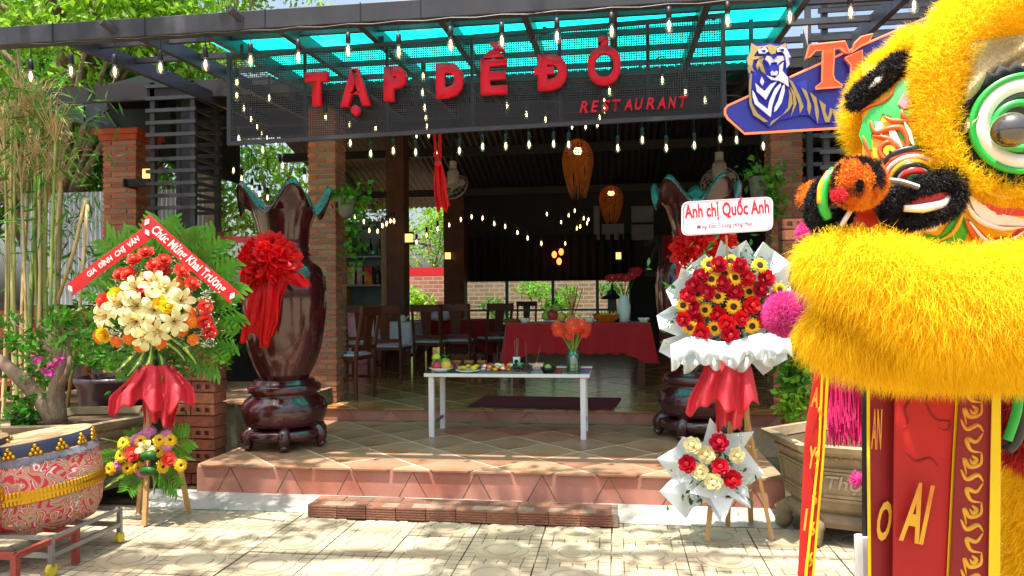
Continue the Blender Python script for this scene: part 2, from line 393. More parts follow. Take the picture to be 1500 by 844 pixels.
# ---------------------------------------------------------------- brick pillars
def brick_pillar(label, x0, y0, w, z0, z1, cap=False, mat=None, h=.041, pitch=.0585, d=.1, moss=False):
    mat = mat or m_brick
    r = thing('brick_pillar', label, 'pillar', (x0+w/2, y0+w/2, z0))
    MB().box((x0+.009, y0+.009, z0), (x0+w-.009, y0+w-.009, z1)).build('mortar_core', m_mortar, r)
    L_ = w-d-.012; me = MB().cbox((0,0,0), (L_, d, h)).mesh('brick', mat)
    o_ = bpy.data.objects.new('t', me)
    bpy.data.objects.remove(o_)
    n = int((z1-z0)/pitch)
    for i in range(n):
        z = (i+.5)*pitch
        for q in range(4):
            a = q*math.pi/2; sg = 1 if i % 2 else -1
            cx_, cy_ = sg*(d/2+.006)*1.0, -(w/2-d/2)
            x = cx_*math.cos(a) - cy_*math.sin(a); y = cx_*math.sin(a) + cy_*math.cos(a)
            put('brick', me, r, (x+rnd(-.003,.003), y+rnd(-.003,.003), z+rnd(-.002,.002)), (rnd(-.012,.012), rnd(-.012,.012), a+rnd(-.015,.015)))
    if cap:
        for e, zz in ((.03, 0), (.06, .06)):
            MB().cbox((x0+w/2, y0+w/2, z1+zz+.03), (w+2*e, w+2*e, .06)).build('cap_course', M('red_tile_cap', S('b4502f'), .8, .2, 9, .4), r, bevel=.006)
    return r
brick_pillar('tall orange brick pillar beside the bow-tied vase near the slatted black tower', -3.28, 7.57, .31, .39, 3.75)
brick_pillar('tall brick pillar behind the white name card and the blue neon sign', 1.53, 7.57, .31, .39, 3.75)
brick_pillar('free-standing brick gate pillar with a stepped red cap by the bamboo', -5.62, 7.45, .40, 0, 3.28, cap=True)
for lab, x, y, z0, n in (('short pier of hollow bricks behind the lily flower stand', -3.45, 5.62, .0, 12), ('narrow pier of hollow bricks with plants beside the lion dance costume', 1.62, 6.55, .0, 23)):
    r = thing('brick_pier', lab, 'pier', (x, y+.1, z0))
    hb = hollow_brick(.2, .19, .082); lb = MB().box((-.2, 0, 0), (.2, .19, .082)).mesh('brick', m_brick_dark)
    for i in range(n):
        zz = i*.094
        if i % 2: 
            put('brick', lb, r, (.0+rnd(-.008,.008), -.1+rnd(-.01,.006), zz), (0,0,rnd(-.02,.02)))
        else:
            put('brick', hb, r, (-.105, -.1+rnd(-.012,.006), zz), (0,0,rnd(-.03,.03))); put('brick', hb, r, (.105, -.1+rnd(-.012,.006), zz), (0,0,rnd(-.03,.03)))
    MB().box((x-.185, y+.03, z0), (x+.185, y+.17, z0+n*.094-.01)).build('mortar_core', m_mortar, r)
    if n > 15:
        for zz in (.62, 1.16, 1.7): MB().box((x-.22, y-.05, z0+zz), (x+.22, y+.16, z0+zz+.035)).build('ledge_tile', m_brick_dark, r)
# ---------------------------------------------------------------- pergola over the terrace
BY = 4.9
def zb(Y): return 3.41 + .04*(Y-BY)
pg = thing('pergola', 'black steel pergola with teal translucent roof panels over the terrace', 'pergola', (-1.2, 6.2, .26))
MB().box((-5.6, BY-.05, 3.40), (3.2, BY+.05, 3.535)).build('front_beam', m_black, pg, bevel=.006)
for px, py in ((343, 24), (157, 42)):
    p = P(px, py, BY-.06); MB().tube([p+Vector((0,-.06,.03)), p+Vector((.05,.03,-.02))], .028, 12).build('pipe_stub', m_black, pg)
for px in (77, 212, 388, 528, 616): p = P(px, 40, BY-.05); MB().box((p.x-.004, BY-.0535, 3.398), (p.x+.004, BY-.049, 3.537)).build('weld_joint', m_blacker, pg)
RX = [P(px, 40, BY).x for px in (91, 199, 295, 403, 523, 643, 767, 899)] + [.62, 1.25, 1.9, 2.55]
m_teal = M('teal_polycarbonate', S('0fc9be'), .3, .12, 5, trans=.8, c2=S('28e0d6'), c2amt=.4)
def slope_box(x0, x1, y0, y1, o0, o1):
    b = MB(); vs = [(x, y, zb(y)+o) for o in (o0, o1) for y in (y0, y1) for x in (x0, x1)]
    return b.add(vs, [(0,2,3,1),(4,5,7,6),(0,1,5,4),(1,3,7,5),(3,2,6,7),(2,0,4,6)])
for x in RX: slope_box(x-.025, x+.025, BY+.05, 8.1, 0, .115).build('rafter', m_black, pg)
PUR = [5.28, 5.72, 6.16, 6.6, 7.04, 7.48]
for i in range(len(RX)-1):
    for y in PUR:
        if i == 0 and y > 5.8: continue
        slope_box(RX[i]+.025, RX[i+1]-.025, y-.02, y+.02, .068, .112).build('purlin', m_black, pg)
    if 1 <= i <= 8:
        x0, x1 = RX[i]-.0 + (.25 if i == 1 else .002), RX[i+1]-.002
        b = MB(); n = max(2, int((x1-x0)/.035))
        b.grid(lambda u, v: (x0+(x1-x0)*u, 5.0+v*2.75, zb(5.0+v*2.75)+.128+.007*math.sin(u*n*math.pi)), n*2, 1)
        b.build('roof_panel', m_teal, pg)

# ---------------------------------------------------------------- restaurant name board
SY = 5.32
def sgn(px, py, y=SY): return P(px, py, y)
c00, c10, c01, c11 = sgn(335, 210), sgn(1060, 168), sgn(335, 84), sgn(1060, 22)
sx0, sx1 = (c00.x+c01.x)/2, (c10.x+c11.x)/2; zl0, zl1, zr0, zr1 = c00.z, c01.z, c10.z, c11.z
name_board = thing('name_board', 'black perforated board with raised red restaurant name letters under the pergola', 'sign', (sx0, SY, zl0))
def perforated():
    m = bpy.data.materials.new('perforated_sheet'); m.use_nodes = True; n = m.node_tree.nodes; L = m.node_tree.links
    b = n['Principled BSDF']; b.inputs['Base Color'].default_value = S('1a191e'); b.inputs['Roughness'].default_value = .5
    tc = n.new('ShaderNodeTexCoord'); sc = n.new('ShaderNodeVectorMath'); sc.operation = 'SCALE'; sc.inputs[3].default_value = 1/.017; L.new(tc.outputs['Object'], sc.inputs[0])
    fr = n.new('ShaderNodeVectorMath'); fr.operation = 'FRACTION'; L.new(sc.outputs[0], fr.inputs[0])
    sb_ = n.new('ShaderNodeVectorMath'); sb_.operation = 'SUBTRACT'; sb_.inputs[1].default_value = (.5,.5,.5); L.new(fr.outputs[0], sb_.inputs[0])
    mu = n.new('ShaderNodeVectorMath'); mu.operation = 'MULTIPLY'; mu.inputs[1].default_value = (1,0,1); L.new(sb_.outputs[0], mu.inputs[0])
    ln = n.new('ShaderNodeVectorMath'); ln.operation = 'LENGTH'; L.new(mu.outputs[0], ln.inputs[0])
    lt = n.new('ShaderNodeMath'); lt.operation = 'LESS_THAN'; lt.inputs[1].default_value = .37; L.new(ln.outputs['Value'], lt.inputs[0])
    tr = n.new('ShaderNodeBsdfTransparent'); ms = n.new('ShaderNodeMixShader'); L.new(lt.outputs[0], ms.inputs[0]); L.new(b.outputs[0], ms.inputs[1]); L.new(tr.outputs[0], ms.inputs[2]); L.new(ms.outputs[0], n['Material Output'].inputs[0])
    return m
MB().add([(sx0, SY, zl0), (sx1, SY, zr0), (sx1, SY, zr1), (sx0, SY, zl1)], [(0,1,2,3)]).build('perforated_sheet', perforated(), name_board)
def fbar(a, b, w=.03): MB().bar(a, b, w, w).build('frame_bar', m_black, name_board)
fbar((sx0-.015,SY+.012,zl0), (sx1+.015,SY+.012,zr0)); fbar((sx0-.015,SY+.012,zl1), (sx1+.015,SY+.012,zr1))
fbar((sx0,SY+.012,zl0+.015), (sx0,SY+.012,zl1-.015)); fbar((sx1,SY+.012,zr0+.015), (sx1,SY+.012,zr1-.015))
for t_ in (.165, .34, .515, .69, .86):
    x = lerp(sx0, sx1, t_); fbar((x,SY+.02,lerp(zl0,zr0,t_)+.015), (x,SY+.02,lerp(zl1,zr1,t_)-.015), .022)
for x in (sx0+.1, lerp(sx0,sx1,.33), lerp(sx0,sx1,.66), sx1-.06): MB().bar((x,SY+.03,lerp(zl1,zr1,(x-sx0)/(sx1-sx0))-.02), (x,SY+.03,zb(SY)+.05), .025, .025, (0,1,0)).build('hanger', m_black, name_board)
def stand_letter(key, px0, px1, py0, py1, name='letter', depth=.055, y=SY, mat=m_red_letter):
    """one raised letter filling the pixel box (py0 top, py1 bottom)"""
    me0 = TEXT[key]; b = MB(); a, c = P(px0, py1, y-.03), P(px1, py1-.058*(px1-px0), y-.03); top = P(px0, py0, y-.03).z
    xs = [v.co.x for v in me0.vertices]; ys = [v.co.y for v in me0.vertices]; X0, X1, Y0, Y1 = min(xs), max(xs), min(ys), max(ys)
    tr = lambda v: ((a.x+(c.x-a.x)*(v.x-X0)/(X1-X0)), a.z+(c.z-a.z)*(v.x-X0)/(X1-X0)+(top-a.z)*(v.y-Y0)/(Y1-Y0))
    bm = bmesh.new(); bm.from_mesh(me0); bmesh.ops.remove_doubles(bm, verts=bm.verts, dist=1e-5)
    r = bmesh.ops.extrude_face_region(bm, geom=bm.faces[:]); ev = set(v for v in r['geom'] if isinstance(v, bmesh.types.BMVert))
    for v in bm.verts:
        q = tr(v.co); v.co = Vector((q[0], y-.03-depth if v in ev else y-.03, q[1])) - WORLD[name_board]
    bmesh.ops.recalc_face_normals(bm, faces=bm.faces[:])
    me = bpy.data.meshes.new(name); bm.to_mesh(me); bm.free(); me.materials.append(mat); return put(name, me, name_board)
for key, box in (('T',(451,483,109,158)), ('A.',(502,545,105,172)), ('P',(565,598,101,150)), ('D',(641,681,96,146)), ('E^',(706,744,66,141)), ('D',(789,832,84,135)), ('O?',(861,910,58,128))):
    stand_letter(key, *box)
dd = [o for o in name_board.children if o.name.startswith('letter')][5]
a, c = P(784, 113, SY-.03), P(812, 104, SY-.03); dz = .035
bar_ = MB().box((a.x, SY-.0885, a.z-.0), (c.x, SY-.031, a.z+.052)).build('letter_bar', m_red_letter, dd)
xr = 849
for ch in 'RESTAURANT':
    w = 12.2; t_ = (xr-849)/160
    stand_letter('s'+ch, xr, xr+w, 149-8.5*t_, 166-8.5*t_, depth=.012); xr += 16.2

# ---------------------------------------------------------------- blue neon beer sign
TY_ = 5.15
def poly_part(name, pts, y, th, mat, parent, closed=True):
    a = [P(px, py, y) for px, py in pts]; return MB().prism([(p.x, y, p.z) for p in a], (0, -th, 0)).build(name, mat, parent)
def z2(x, y): return (1060+x/4.964, 40+y/4.964)
m_blue = M('blue_board', S('2a2f9e'), .35, .1, 3, coat=.3); m_navy = M('blue_emblem', S('2b2fb4'), .35, .06, 3)
m_orange = M('orange_acrylic', S('ee6414'), .25, .06, 3, coat=.4); m_khaki = M('khaki_emblem', S('b09a5e'), .4, .05, 3); m_wht = M('white_emblem', S('e9ecf5'), .35, .03, 3)
m_neon = M('neon_edge', S('ff7d52'), .4, .05, 3, emit=.35)
bsn = thing('beer_sign', 'blue beer sign with roaring tiger emblem and orange letters, hung beside the pergola', 'sign', P(1240, 190, TY_))
board = [(1062,160),(1066,155),(1092,143),(1160,112),(1240,76),(1372,20),(1470,-22),(1500,80),(1480,172),(1240,187),(1091,196),(1066,174),(1062,167)]
poly_part('board', board, TY_, .05, m_blue, bsn)
edge = [P(px, py, TY_-.055) for px, py in board[:7]]; MB().tube(edge, .008, 6).build('neon_tube', m_neon, bsn)
edge = [P(px, py, TY_-.055) for px, py in [board[0]]+board[:8:-1]+[board[9]]]; MB().tube(edge[:5], .008, 6).build('neon_tube', m_neon, bsn)
def tig(pts, y, mat, nm): return poly_part(nm, [z2(*p) for p in pts], y, .012, mat, bsn)
y1_, y2_, y3_ = TY_-.06, TY_-.075, TY_-.09
tig([(200,115),(235,130),(330,118),(420,128),(450,115),(460,160),(485,190),(480,270),(455,330),(465,360),(520,410),(600,460),(720,550),(800,600),(905,605),(905,655),(820,660),(815,695),(750,700),(690,705),(620,645),(555,640),(490,660),(400,680),(330,730),(290,700),(210,640),(180,560),(185,430),(175,330),(160,240),(185,180)], y1_, m_navy, 'emblem_base')
GOLD = ([(200,120),(240,142),(290,140),(335,128),(375,140),(405,140),(448,118),(455,155),(420,140),(385,150),(375,195),(345,200),(325,180),(318,150),(270,150),(240,180),(215,215),(285,215),(255,232),(215,240),(180,290),(165,240),(190,180)],
        [(250,240),(292,222),(278,262),(305,345),(272,322),(256,288),(246,318),(232,285)], [(172,295),(215,245),(205,290),(222,330),(200,315),(190,345),(178,325)],
        [(190,345),(205,340),(196,470),(205,560),(245,630),(322,690),(290,690),(215,640),(186,560),(182,440)], [(330,725),(348,685),(425,640),(465,585),(475,500),(470,450),(492,490),(500,560),(470,610),(400,660)],
        [(470,380),(500,400),(550,500),(578,580),(552,632),(545,560),(510,470)], [(478,430),(515,480),(528,560),(485,655),(505,570),(500,500)],
        [(560,440),(600,465),(635,580),(622,640),(605,600),(605,540)], [(625,475),(670,515),(690,620),(682,705),(665,640),(655,560)],
        [(690,530),(740,570),(735,610),(755,660),(772,590),(795,602),(765,692),(735,690),(715,620)], [(785,610),(800,600),(850,635),(905,615),(905,650),(830,660),(815,695),(800,650)])
WHITE = ([(250,168),(300,148),(322,176),(300,195),(255,192)], [(385,158),(420,143),(455,160),(488,222),(468,222),(478,275),(455,300),(452,250),(440,200),(425,178),(390,182)],
         [(300,235),(310,212),(342,214),(364,234),(366,255),(342,262),(335,282),(325,258)], [(366,234),(390,212),(430,212),(438,240),(402,262),(392,278),(385,256),(368,255)],
         [(338,332),(350,318),(365,330),(380,318),(396,330),(385,352),(345,352)], [(310,352),(370,375),(400,342),(402,282),(434,255),(426,320),(466,370),(470,435),(440,412),(400,392),(345,385)],
         [(275,360),(293,400),(280,428),(262,400)], [(228,408),(250,430),(295,468),(340,415),(385,398),(345,455),(305,530),(288,512),(240,470)],
         [(207,460),(222,480),(250,545),(318,598),(330,540),(370,450),(412,408),(415,430),(375,500),(350,580),(340,655),(320,640),(225,560),(210,510)], [(365,620),(368,585),(395,530),(425,430),(440,418),(442,470),(420,550),(385,605)])
for pts in GOLD: tig(pts, y2_, m_khaki, 'emblem_gold')
for pts in WHITE: tig(pts, y3_, m_wht, 'emblem_white')
for pts in ([(270,172),(306,166),(298,186)], [(395,168),(432,158),(440,176)], [(340,205),(392,203),(370,232),(360,232)]): tig(pts, y3_-.014, m_navy, 'emblem_detail')
def beer_letter(poly):
    a = [P(px, py, TY_-.07) for px, py in [z2(*p) for p in poly]]
    MB().prism([(p.x, p.y, p.z) for p in a], (0, -.03, 0)).build('letter', m_orange, bsn)
    MB().tube([(p.x, p.y-.034, p.z) for p in a+[a[0]]], .0055, 5).build('neon_tube', m_neon, bsn)
beer_letter([(612,143),(870,115),(905,200),(870,195),(840,165),(795,165),(785,350),(795,390),(850,432),(850,442),(660,458),(660,448),(705,410),(712,180),(660,180),(620,225),(588,238)])
beer_letter([(872,235),(995,178),(1000,330),(990,395),(1010,420),(1010,435),(875,445),(875,432),(912,400),(915,285)])
beer_letter([(918,195),(940,130),(985,85),(1070,62),(1045,120),(985,150)])
beer_letter([(1040,230),(1075,195),(1150,165),(1230,160),(1330,110),(1310,165),(1240,190),(1260,300),(1220,400),(1120,430),(1050,400),(1035,300)])
beer_letter([(1360,180),(1450,130),(1500,150),(1510,230),(1420,270),(1440,320),(1500,300),(1480,360),(1420,390),(1370,340)])
MB().bar(P(1180, 108, TY_+.02), P(1180, 40, 5.3), .03, .03).build('hanger', m_black, bsn); MB().bar(P(1100, 142, TY_+.02), P(1100, 30, 5.3), .03, .03).build('hanger', m_black, bsn)

# ---------------------------------------------------------------- black slatted towers
def slat_tower(label, x0, x1, y0, y1, z0, z1, zslat, n):
    r = thing('slatted_tower', label, 'screen', ((x0+x1)/2, (y0+y1)/2, z0)); w = .05
    for x in (x0+.06, x1-w/2):
        for y in (y0+w/2, y1-w/2): MB().box((x-w/2, y-w/2, z0), (x+w/2, y+w/2, z1)).build('post', m_black, r)
    MB().box((x0+(x1-x0)*.62-.05, y0+.16, z0), (x0+(x1-x0)*.62+.05, y0+.26, z1)).build('centre_post', m_black, r)
    a = MB().box((x0, y0-.022, 0), (x1+.022, y0-.001, .036)).mesh('slat', m_black); b = MB().box((x1+.001, y0, 0), (x1+.022, y1, .036)).mesh('slat', m_black); c = MB().box((x0, y1, 0), (x1, y1+.02, .036)).mesh('slat', m_black)
    off = WORLD[r]
    for i in range(n):
        z = lerp(zslat, z1-.06, i/(n-1))-z0
        for me in (a, b, c): put('slat', me, r, (-off.x, -off.y, z), (0, 0, 0))
    return r
lx0, lx1 = P(215, 200, 6.9).x, P(285, 200, 6.9).x
slat_tower('black slatted tower beside the capped brick gate pillar', lx0, lx1, 6.9, 7.4, .55, 3.72, 2.42, 11)
slat_tower('wide black slatted tower behind the blue beer sign', 1.78, 3.3, 6.75, 7.35, .0, 4.3, 2.18, 16)
lw = thing('brick_ledge', 'brick ledge of two courses under the slatted tower by the lily stand', 'ledge', (lx1, 6.7, .55))
for i in range(2):
    for j in range(3): MB().box((lx1-.28+j*.21, 6.62, 2.0+i*.09), (lx1-.08+j*.21, 6.85, 2.082+i*.09)).build('brick', m_brick_dark, lw)
MB().box((lx1-.24, 6.66, .55), (lx1-.14, 6.8, 2.0)).build('post', m_blacker, lw)
rl = tag(MB().box((lx1+.35, 6.72, 2.06), (-3.29, 6.78, 2.12)).build('red_rail', M('red_rail_paint', S('9c2a22'), .5, .2, 5)), 'dark red wooden rail between the slatted tower and the brick pillar', 'rail')

# wall lantern on the gate pillar
wl = thing('wall_lantern', 'small lit wall lantern on the side of the brick gate pillar', 'lamp', (-5.2, 7.6, 2.6))
p = P(217, 255, 7.3)
MB().cbox((p.x, p.y, p.z), (.08,.08,.1)).build('lamp_glass', m_glow_soft, wl); MB().cbox((p.x, p.y, p.z+.062), (.1,.1,.025)).build('lamp_cap', m_blacker, wl); MB().box((-5.22, 7.26, p.z-.13), (p.x+.04, 7.34, p.z-.055)).build('bracket', m_blacker, wl); MB().box((-5.225, 7.24, p.z-.14), (-5.205, 7.46, p.z-.05)).build('back_plate', m_blacker, wl)

# ---------------------------------------------------------------- the dining hall
m_roof = M('dark_roof_sheet', S('2c2d33'), .45, .3, 3, .3); m_dark = M('dark_panel', S('1c1c20'), .7, .3, 2); m_beam = M('dark_beam', S('262223'), .6, .2, 3)
hall = thing('dining_hall', 'open-fronted dark dining hall behind the terrace', 'building', (-1.0, 11.2, .39))
EX = P(66, 150, 6.95).x
def slab(x0, x1, y0, z0, y1, z1, th, nm, mat):
    b = MB(); n = int((x1-x0)/.12)
    b.grid(lambda u, v: (x0+(x1-x0)*u, y0+(y1-y0)*v, z0+(z1-z0)*v+.018*(1 if int(round(u*n*2)) % 2 else -1)), n*2, 1)
    return b.build(nm, mat, hall, solid=.012)
slab(EX, 6.5, 6.95, 3.68, 11.2, 4.75, .05, 'roof_slope', m_roof); slab(EX, 6.5, 11.2, 4.75, 15.8, 3.5, .05, 'roof_slope', m_roof)
MB().box((EX-.03, 6.9, 3.55), (6.5, 6.95, 3.72)).build('fascia', m_beam, hall)
for y, z in ((8.2, 3.55), (10.2, 3.9), (12.2, 3.9), (14.2, 3.5)): MB().box((EX+.1, y-.05, z), (6.4, y+.05, z+.14)).build('tie_beam', m_beam, hall)
for x in (-5.2, -3.2, -1.2, .8, 2.8):
    MB().bar((x, 7.0, 3.55), (x, 11.2, 4.62), .06, .1).build('roof_rafter', m_beam, hall); MB().bar((x, 11.2, 4.62), (x, 15.6, 3.42), .06, .1).build('roof_rafter', m_beam, hall)
gp = [P(px, py, 7.9) for px, py in ((60,150),(100,140),(215,108),(250,104),(250,240),(160,196),(150,190),(75,168))]
MB().prism([(p.x, 7.9, p.z) for p in gp], (0, 1.6, 0)).build('eave_panel', M('dark_green_awning', S('1d2926'), .6, .3, 3), hall)
for a, c in (((128,178),(162,158)), ((122,150),(122,178)), ((140,158),(172,186))): MB().bar(P(*a, 7.85), P(*c, 7.85), .03, .03).build('eave_strut', m_black, hall)
m_pil = M('brown_pillar', S('5c3d2e'), .7, .3, 5, .3)
for px0, px1, Y in ((566, 592, 11.0), (650, 680, 14.4)):
    a, b_ = P(px0, 400, Y).x, P(px1, 400, Y).x; MB().box((a, Y, .39), (b_, Y+.3, 4.3 if Y < 12 else 3.7)).build('pillar', m_pil, hall)
bx0, bx1 = P(676, 420, 15).x, P(905, 420, 15).x
MB().box((bx0, 15.0, 1.86), (4.6, 15.08, 3.75)).build('back_wall', m_dark, hall)
b = MB(); nn = 60
b.grid(lambda u, v: (lerp(bx0+.2, bx1+.3, u), 14.9+.03*math.sin(u*nn*2), lerp(1.84, 2.75, v)), nn*3, 1); b.build('curtain', M('black_curtain', S('141416'), .8, .3, 3), hall)
MB().box((bx1+.25, 15.0, .39), (4.6, 15.08, 1.86)).build('back_wall', m_dark, hall)
MB().box((4.6, 7.9, .39), (4.7, 15.1, 4.4)).build('side_wall', m_dark, hall)
MB().box((bx0, 15.0, .39), (bx1+.25, 15.08, .95)).build('window_sill', M('sill_wood', S('4a2f22'), .6), hall)
m_wframe = M('green_steel_frame', S('3f6b62'), .5); m_pane = glass('window_pane', (.8,.95,.9,1), .12)
xs = [bx0, bx0+.95, bx0+1.9, bx0+2.8, bx1+.25]
for i in range(4):
    fr = MB(); x0, x1 = xs[i], xs[i+1]
    for a, c in (((x0,14.98,.95),(x0+.03,15.04,1.86)), ((x1-.03,14.98,.95),(x1,15.04,1.86)), ((x0+.03,14.98,1.22),(x1-.03,15.04,1.26)), ((x0+.03,14.98,1.83),(x1-.03,15.04,1.86))): fr.box(a, c)
    fo = fr.build('window_frame', m_wframe, hall); MB().box((x0+.03, 15.0, .97), (x1-.03, 15.008, 1.83)).build('pane', m_pane, fo)
# pale high windows and a red draped frame on the right of the back wall
for px0, px1, py0, py1 in ((870, 878, 302, 352), (882, 914, 328, 352), (925, 957, 302, 326), (925, 957, 329, 352)):
    a, c = P(px0, py1, 14.95), P(px1, py0, 14.95); MB().box((a.x, 14.9, a.z), (c.x, 14.99, c.z)).build('grey_shutter', M('shutter_grey', S('6d7076'), .5, .15, 3), hall)
for px0, px1, c in ((966, 985, S('7a1020')), (990, 1003, S('a01626'))):
    a, c_ = P(px0, 545, 13.2), P(px1, 345, 13.2); b = MB(); b.grid(lambda u, v: (lerp(a.x, c_.x, u), 13.2+.03*math.sin(u*14), lerp(.5, c_.z, v)), 16, 1); b.build('red_curtain', m_red_cloth, hall)
for q in (((945,360),(968,345)), ((968,345),(968,420)), ((945,402),(985,402)), ((946,398),(966,350))): MB().bar(P(*q[0], 13.0), P(*q[1], 13.0), .06, .06).build('timber_frame', m_blacker, hall)

gw = tag(MB().box((-9, 19.5, -.03), (5, 19.7, 2.25)).build('garden_wall', None or M('far_brick', S('b98b76'), .9, .15, 8)), 'sunlit pinkish brick wall beyond the back windows of the hall', 'wall')
def brickify(m, c1, c2, cm, w, h):
    n = m.node_tree.nodes; L = m.node_tree.links; tc = n.new('ShaderNodeTexCoord'); sp = n.new('ShaderNodeSeparateXYZ'); cb = n.new('ShaderNodeCombineXYZ'); L.new(tc.outputs['Object'], sp.inputs[0]); L.new(sp.outputs[0], cb.inputs[0]); L.new(sp.outputs[2], cb.inputs[1])
    br = n.new('ShaderNodeTexBrick'); br.inputs['Scale'].default_value = 1; br.inputs['Brick Width'].default_value = w; br.inputs['Row Height'].default_value = h; br.inputs['Mortar Size'].default_value = .012
    br.inputs['Color1'].default_value = c1; br.inputs['Color2'].default_value = c2; br.inputs['Mortar'].default_value = cm; L.new(cb.outputs[0], br.inputs['Vector']); L.new(br.outputs['Color'], n['Principled BSDF'].inputs['Base Color'])
brickify(gw.data.materials[0], S('b07a64'), S('9a6654'), S('b3a496'), .28, .11)
# ---------------------------------------------------------------- foliage helpers
def leaves(name, pts, mat, parent, size=(.06,.11), width=.42, down=.35, norm=None, seed=0):
    """leaf-sized folded diamonds at pts (N x 3 world positions)"""
    r = np.random.default_rng(seed+len(pts)); pts = np.asarray(pts, float); n = len(pts)
    d = r.normal(size=(n,3)); d[:,2] -= down; d /= np.linalg.norm(d, axis=1)[:,None]
    a = np.cross(d, r.normal(size=(n,3))); a /= np.linalg.norm(a, axis=1)[:,None]+1e-9; up = np.cross(a, d)
    L_ = r.uniform(size[0], size[1], n)[:,None]; w = L_*width/2
    mid = pts + d*L_*.45
    v = np.stack([pts, mid - a*w + up*w*.35, pts + d*L_, mid + a*w + up*w*.35], 1).reshape(-1,3) - np.array(WORLD[parent])
    i = np.arange(n)*4; f = np.concatenate([np.stack([i,i+1,i+2],1), np.stack([i,i+2,i+3],1)])
    me = bpy.data.meshes.new(name); me.from_pydata(v.tolist(), [], f.tolist()); me.materials.append(mat); me.update()
    return put(name, me, parent)
def clumps(centres, radii, per, seed=1):
    r = np.random.default_rng(seed); out = []
    for c, q in zip(centres, radii):
        k = int(per*(q**2)); u = r.normal(size=(k,3)); u /= np.linalg.norm(u, axis=1)[:,None]; u *= (r.uniform(.25,1,k)**.5)[:,None]*q*np.array([1,1,.7]); out.append(np.asarray(c)+u)
    return np.concatenate(out)
def tree(label, base, h, crown_c, crown_r, n_clump, cr, per, mat, seed, trunk_r=.16, bark=None, size=(.1,.19), group='trees behind the pergola'):
    r = np.random.default_rng(seed); random.seed(seed)
    t = thing('leafy_tree', label, 'tree', base, group=group); base = Vector(base); cc = Vector(crown_c)
    tr = MB(); top = Vector((cc.x, cc.y, cc.z)); bend = spline([base, base.lerp(top,.35)+Vector((rnd(-.3,.3),0,0)), base.lerp(top,.7)+Vector((rnd(-.3,.3),0,0)), top], 5)
    tr.tube(bend, [lerp(trunk_r, trunk_r*.35, i/(len(bend)-1)) for i in range(len(bend))], 9)
    cs = []
    for i in range(n_clump):
        u = r.normal(size=3); u /= np.linalg.norm(u); q = r.uniform(.45,1)
        cs.append(np.array(cc)+u*np.array(crown_r)*q)
    for c in cs[::2]:
        s_ = bend[random.randint(len(bend)//3, len(bend)-1)]; e = Vector(c); m_ = s_.lerp(e,.5)+Vector((0,0,rnd(0,.2)))
        tr.tube([s_, m_, e], [trunk_r*.35, trunk_r*.22, .015], 6)
    tr.build('trunk', bark or m_bark, t, smooth=True)
    leaves('crown', clumps(cs, [cr*r.uniform(.7,1.25) for _ in cs], per, seed), mat, t, size, .45, seed=seed)
    return t
tree('tall light green tree with a pale trunk rising over the pergola corner', P(72, 420, 9.5).xy.to_3d(), 6, P(90, 30, 9.6), (2.6, 1.2, 1.9), 84, .55, 520, m_leaf_light, 3, .2)
tree('dense green tree with forked brown trunk behind the brick gate pillar', P(70, 420, 10.8).xy.to_3d(), 4, P(90, 165, 10.9), (2.8, 1.0, 1.6), 72, .6, 480, m_leaf, 4, .22, m_bark_dark)
tree('bright green tree whose crown shows above the pergola beam', P(330, 420, 13.5).xy.to_3d(), 6, P(255, -20, 13.5), (3.2, 1.5, 1.6), 60, .62, 420, m_leaf_light, 5, .2)
tree('large dark leafed tree at the far end of the garden', P(-60, 420, 13).xy.to_3d(), 6, P(-30, 120, 13), (3.0, 1.4, 3.0), 80, .8, 340, m_leaf, 6, .25, m_bark_dark)
tree('rounded green tree seen through the open side of the hall', P(385, 430, 15).xy.to_3d(), 3, P(390, 290, 15), (2.6, .9, 1.4), 36, .6, 380, m_leaf_light, 8, .15)
tree('shady green tree beyond the side dining area', P(250, 430, 14.5).xy.to_3d(), 3, P(250, 270, 14.5), (2.2, .9, 1.5), 32, .6, 380, m_leaf, 9, .15)
tree('green tree framed by the open bay between the brown pillars', P(640, 430, 21.5).xy.to_3d(), 3, P(625, 350, 21.5), (2.0, .8, 1.3), 26, .6, 340, m_leaf_light, 12, .12)

def shrub(label, base, r_, n, mat, seed, size=(.05,.1), name='garden_shrub', cat='shrub', group=None, h=1.0):
    t = thing(name, label, cat, base, group=group); rr = np.random.default_rng(seed); base = Vector(base); st = MB()
    cs = [np.array(base)+np.array([rr.uniform(-1,1)*r_*.7, rr.uniform(-1,1)*r_*.5, r_*h*rr.uniform(.25,1.1)]) for _ in range(7)]
    for c in cs: st.tube([base, Vector(c)*.5+base*.5+Vector((rr.uniform(-.05,.05),0,0)), c], [.012,.009,.004], 5)
    st.build('stem', m_bark_dark, t); leaves('foliage', clumps(cs, [r_*.42]*7, n/7/(r_*.42)**2, seed), mat, t, size, .5, seed=seed); return t
wb = ['bushy green shrub outside the leftmost back window', 'pale green shrub outside the second back window', 'leafy shrub outside the back window beside the black pagoda lantern']
for i, px in enumerate((745, 800, 885)): p = P(px, 470, 17.2); shrub(wb[i], (p.x, 17.2, 0), .75, 900, m_leaf_light if i == 1 else m_leaf, 20+i, (.08,.15), h=2.1)
p = P(612, 440, 17); shrub('low spiky green shrub seen through the bay beside the bottle shelf', (p.x, 17.2, 0), .8, 1000, m_leaf_light, 25, (.1,.2), h=1.9)
p = P(350, 460, 9.6); shrub('dark green hedge plant behind the big vase and the lily stand', (p.x, 9.0, .39), .7, 1500, m_leaf_dark, 26, (.06,.12), h=2.2)
p = P(345, 460, 8.4); shrub('light green fern beside the slatted tower', (p.x, 7.6, .55), .33, 500, m_leaf_light, 27, (.06,.12), h=1.9)

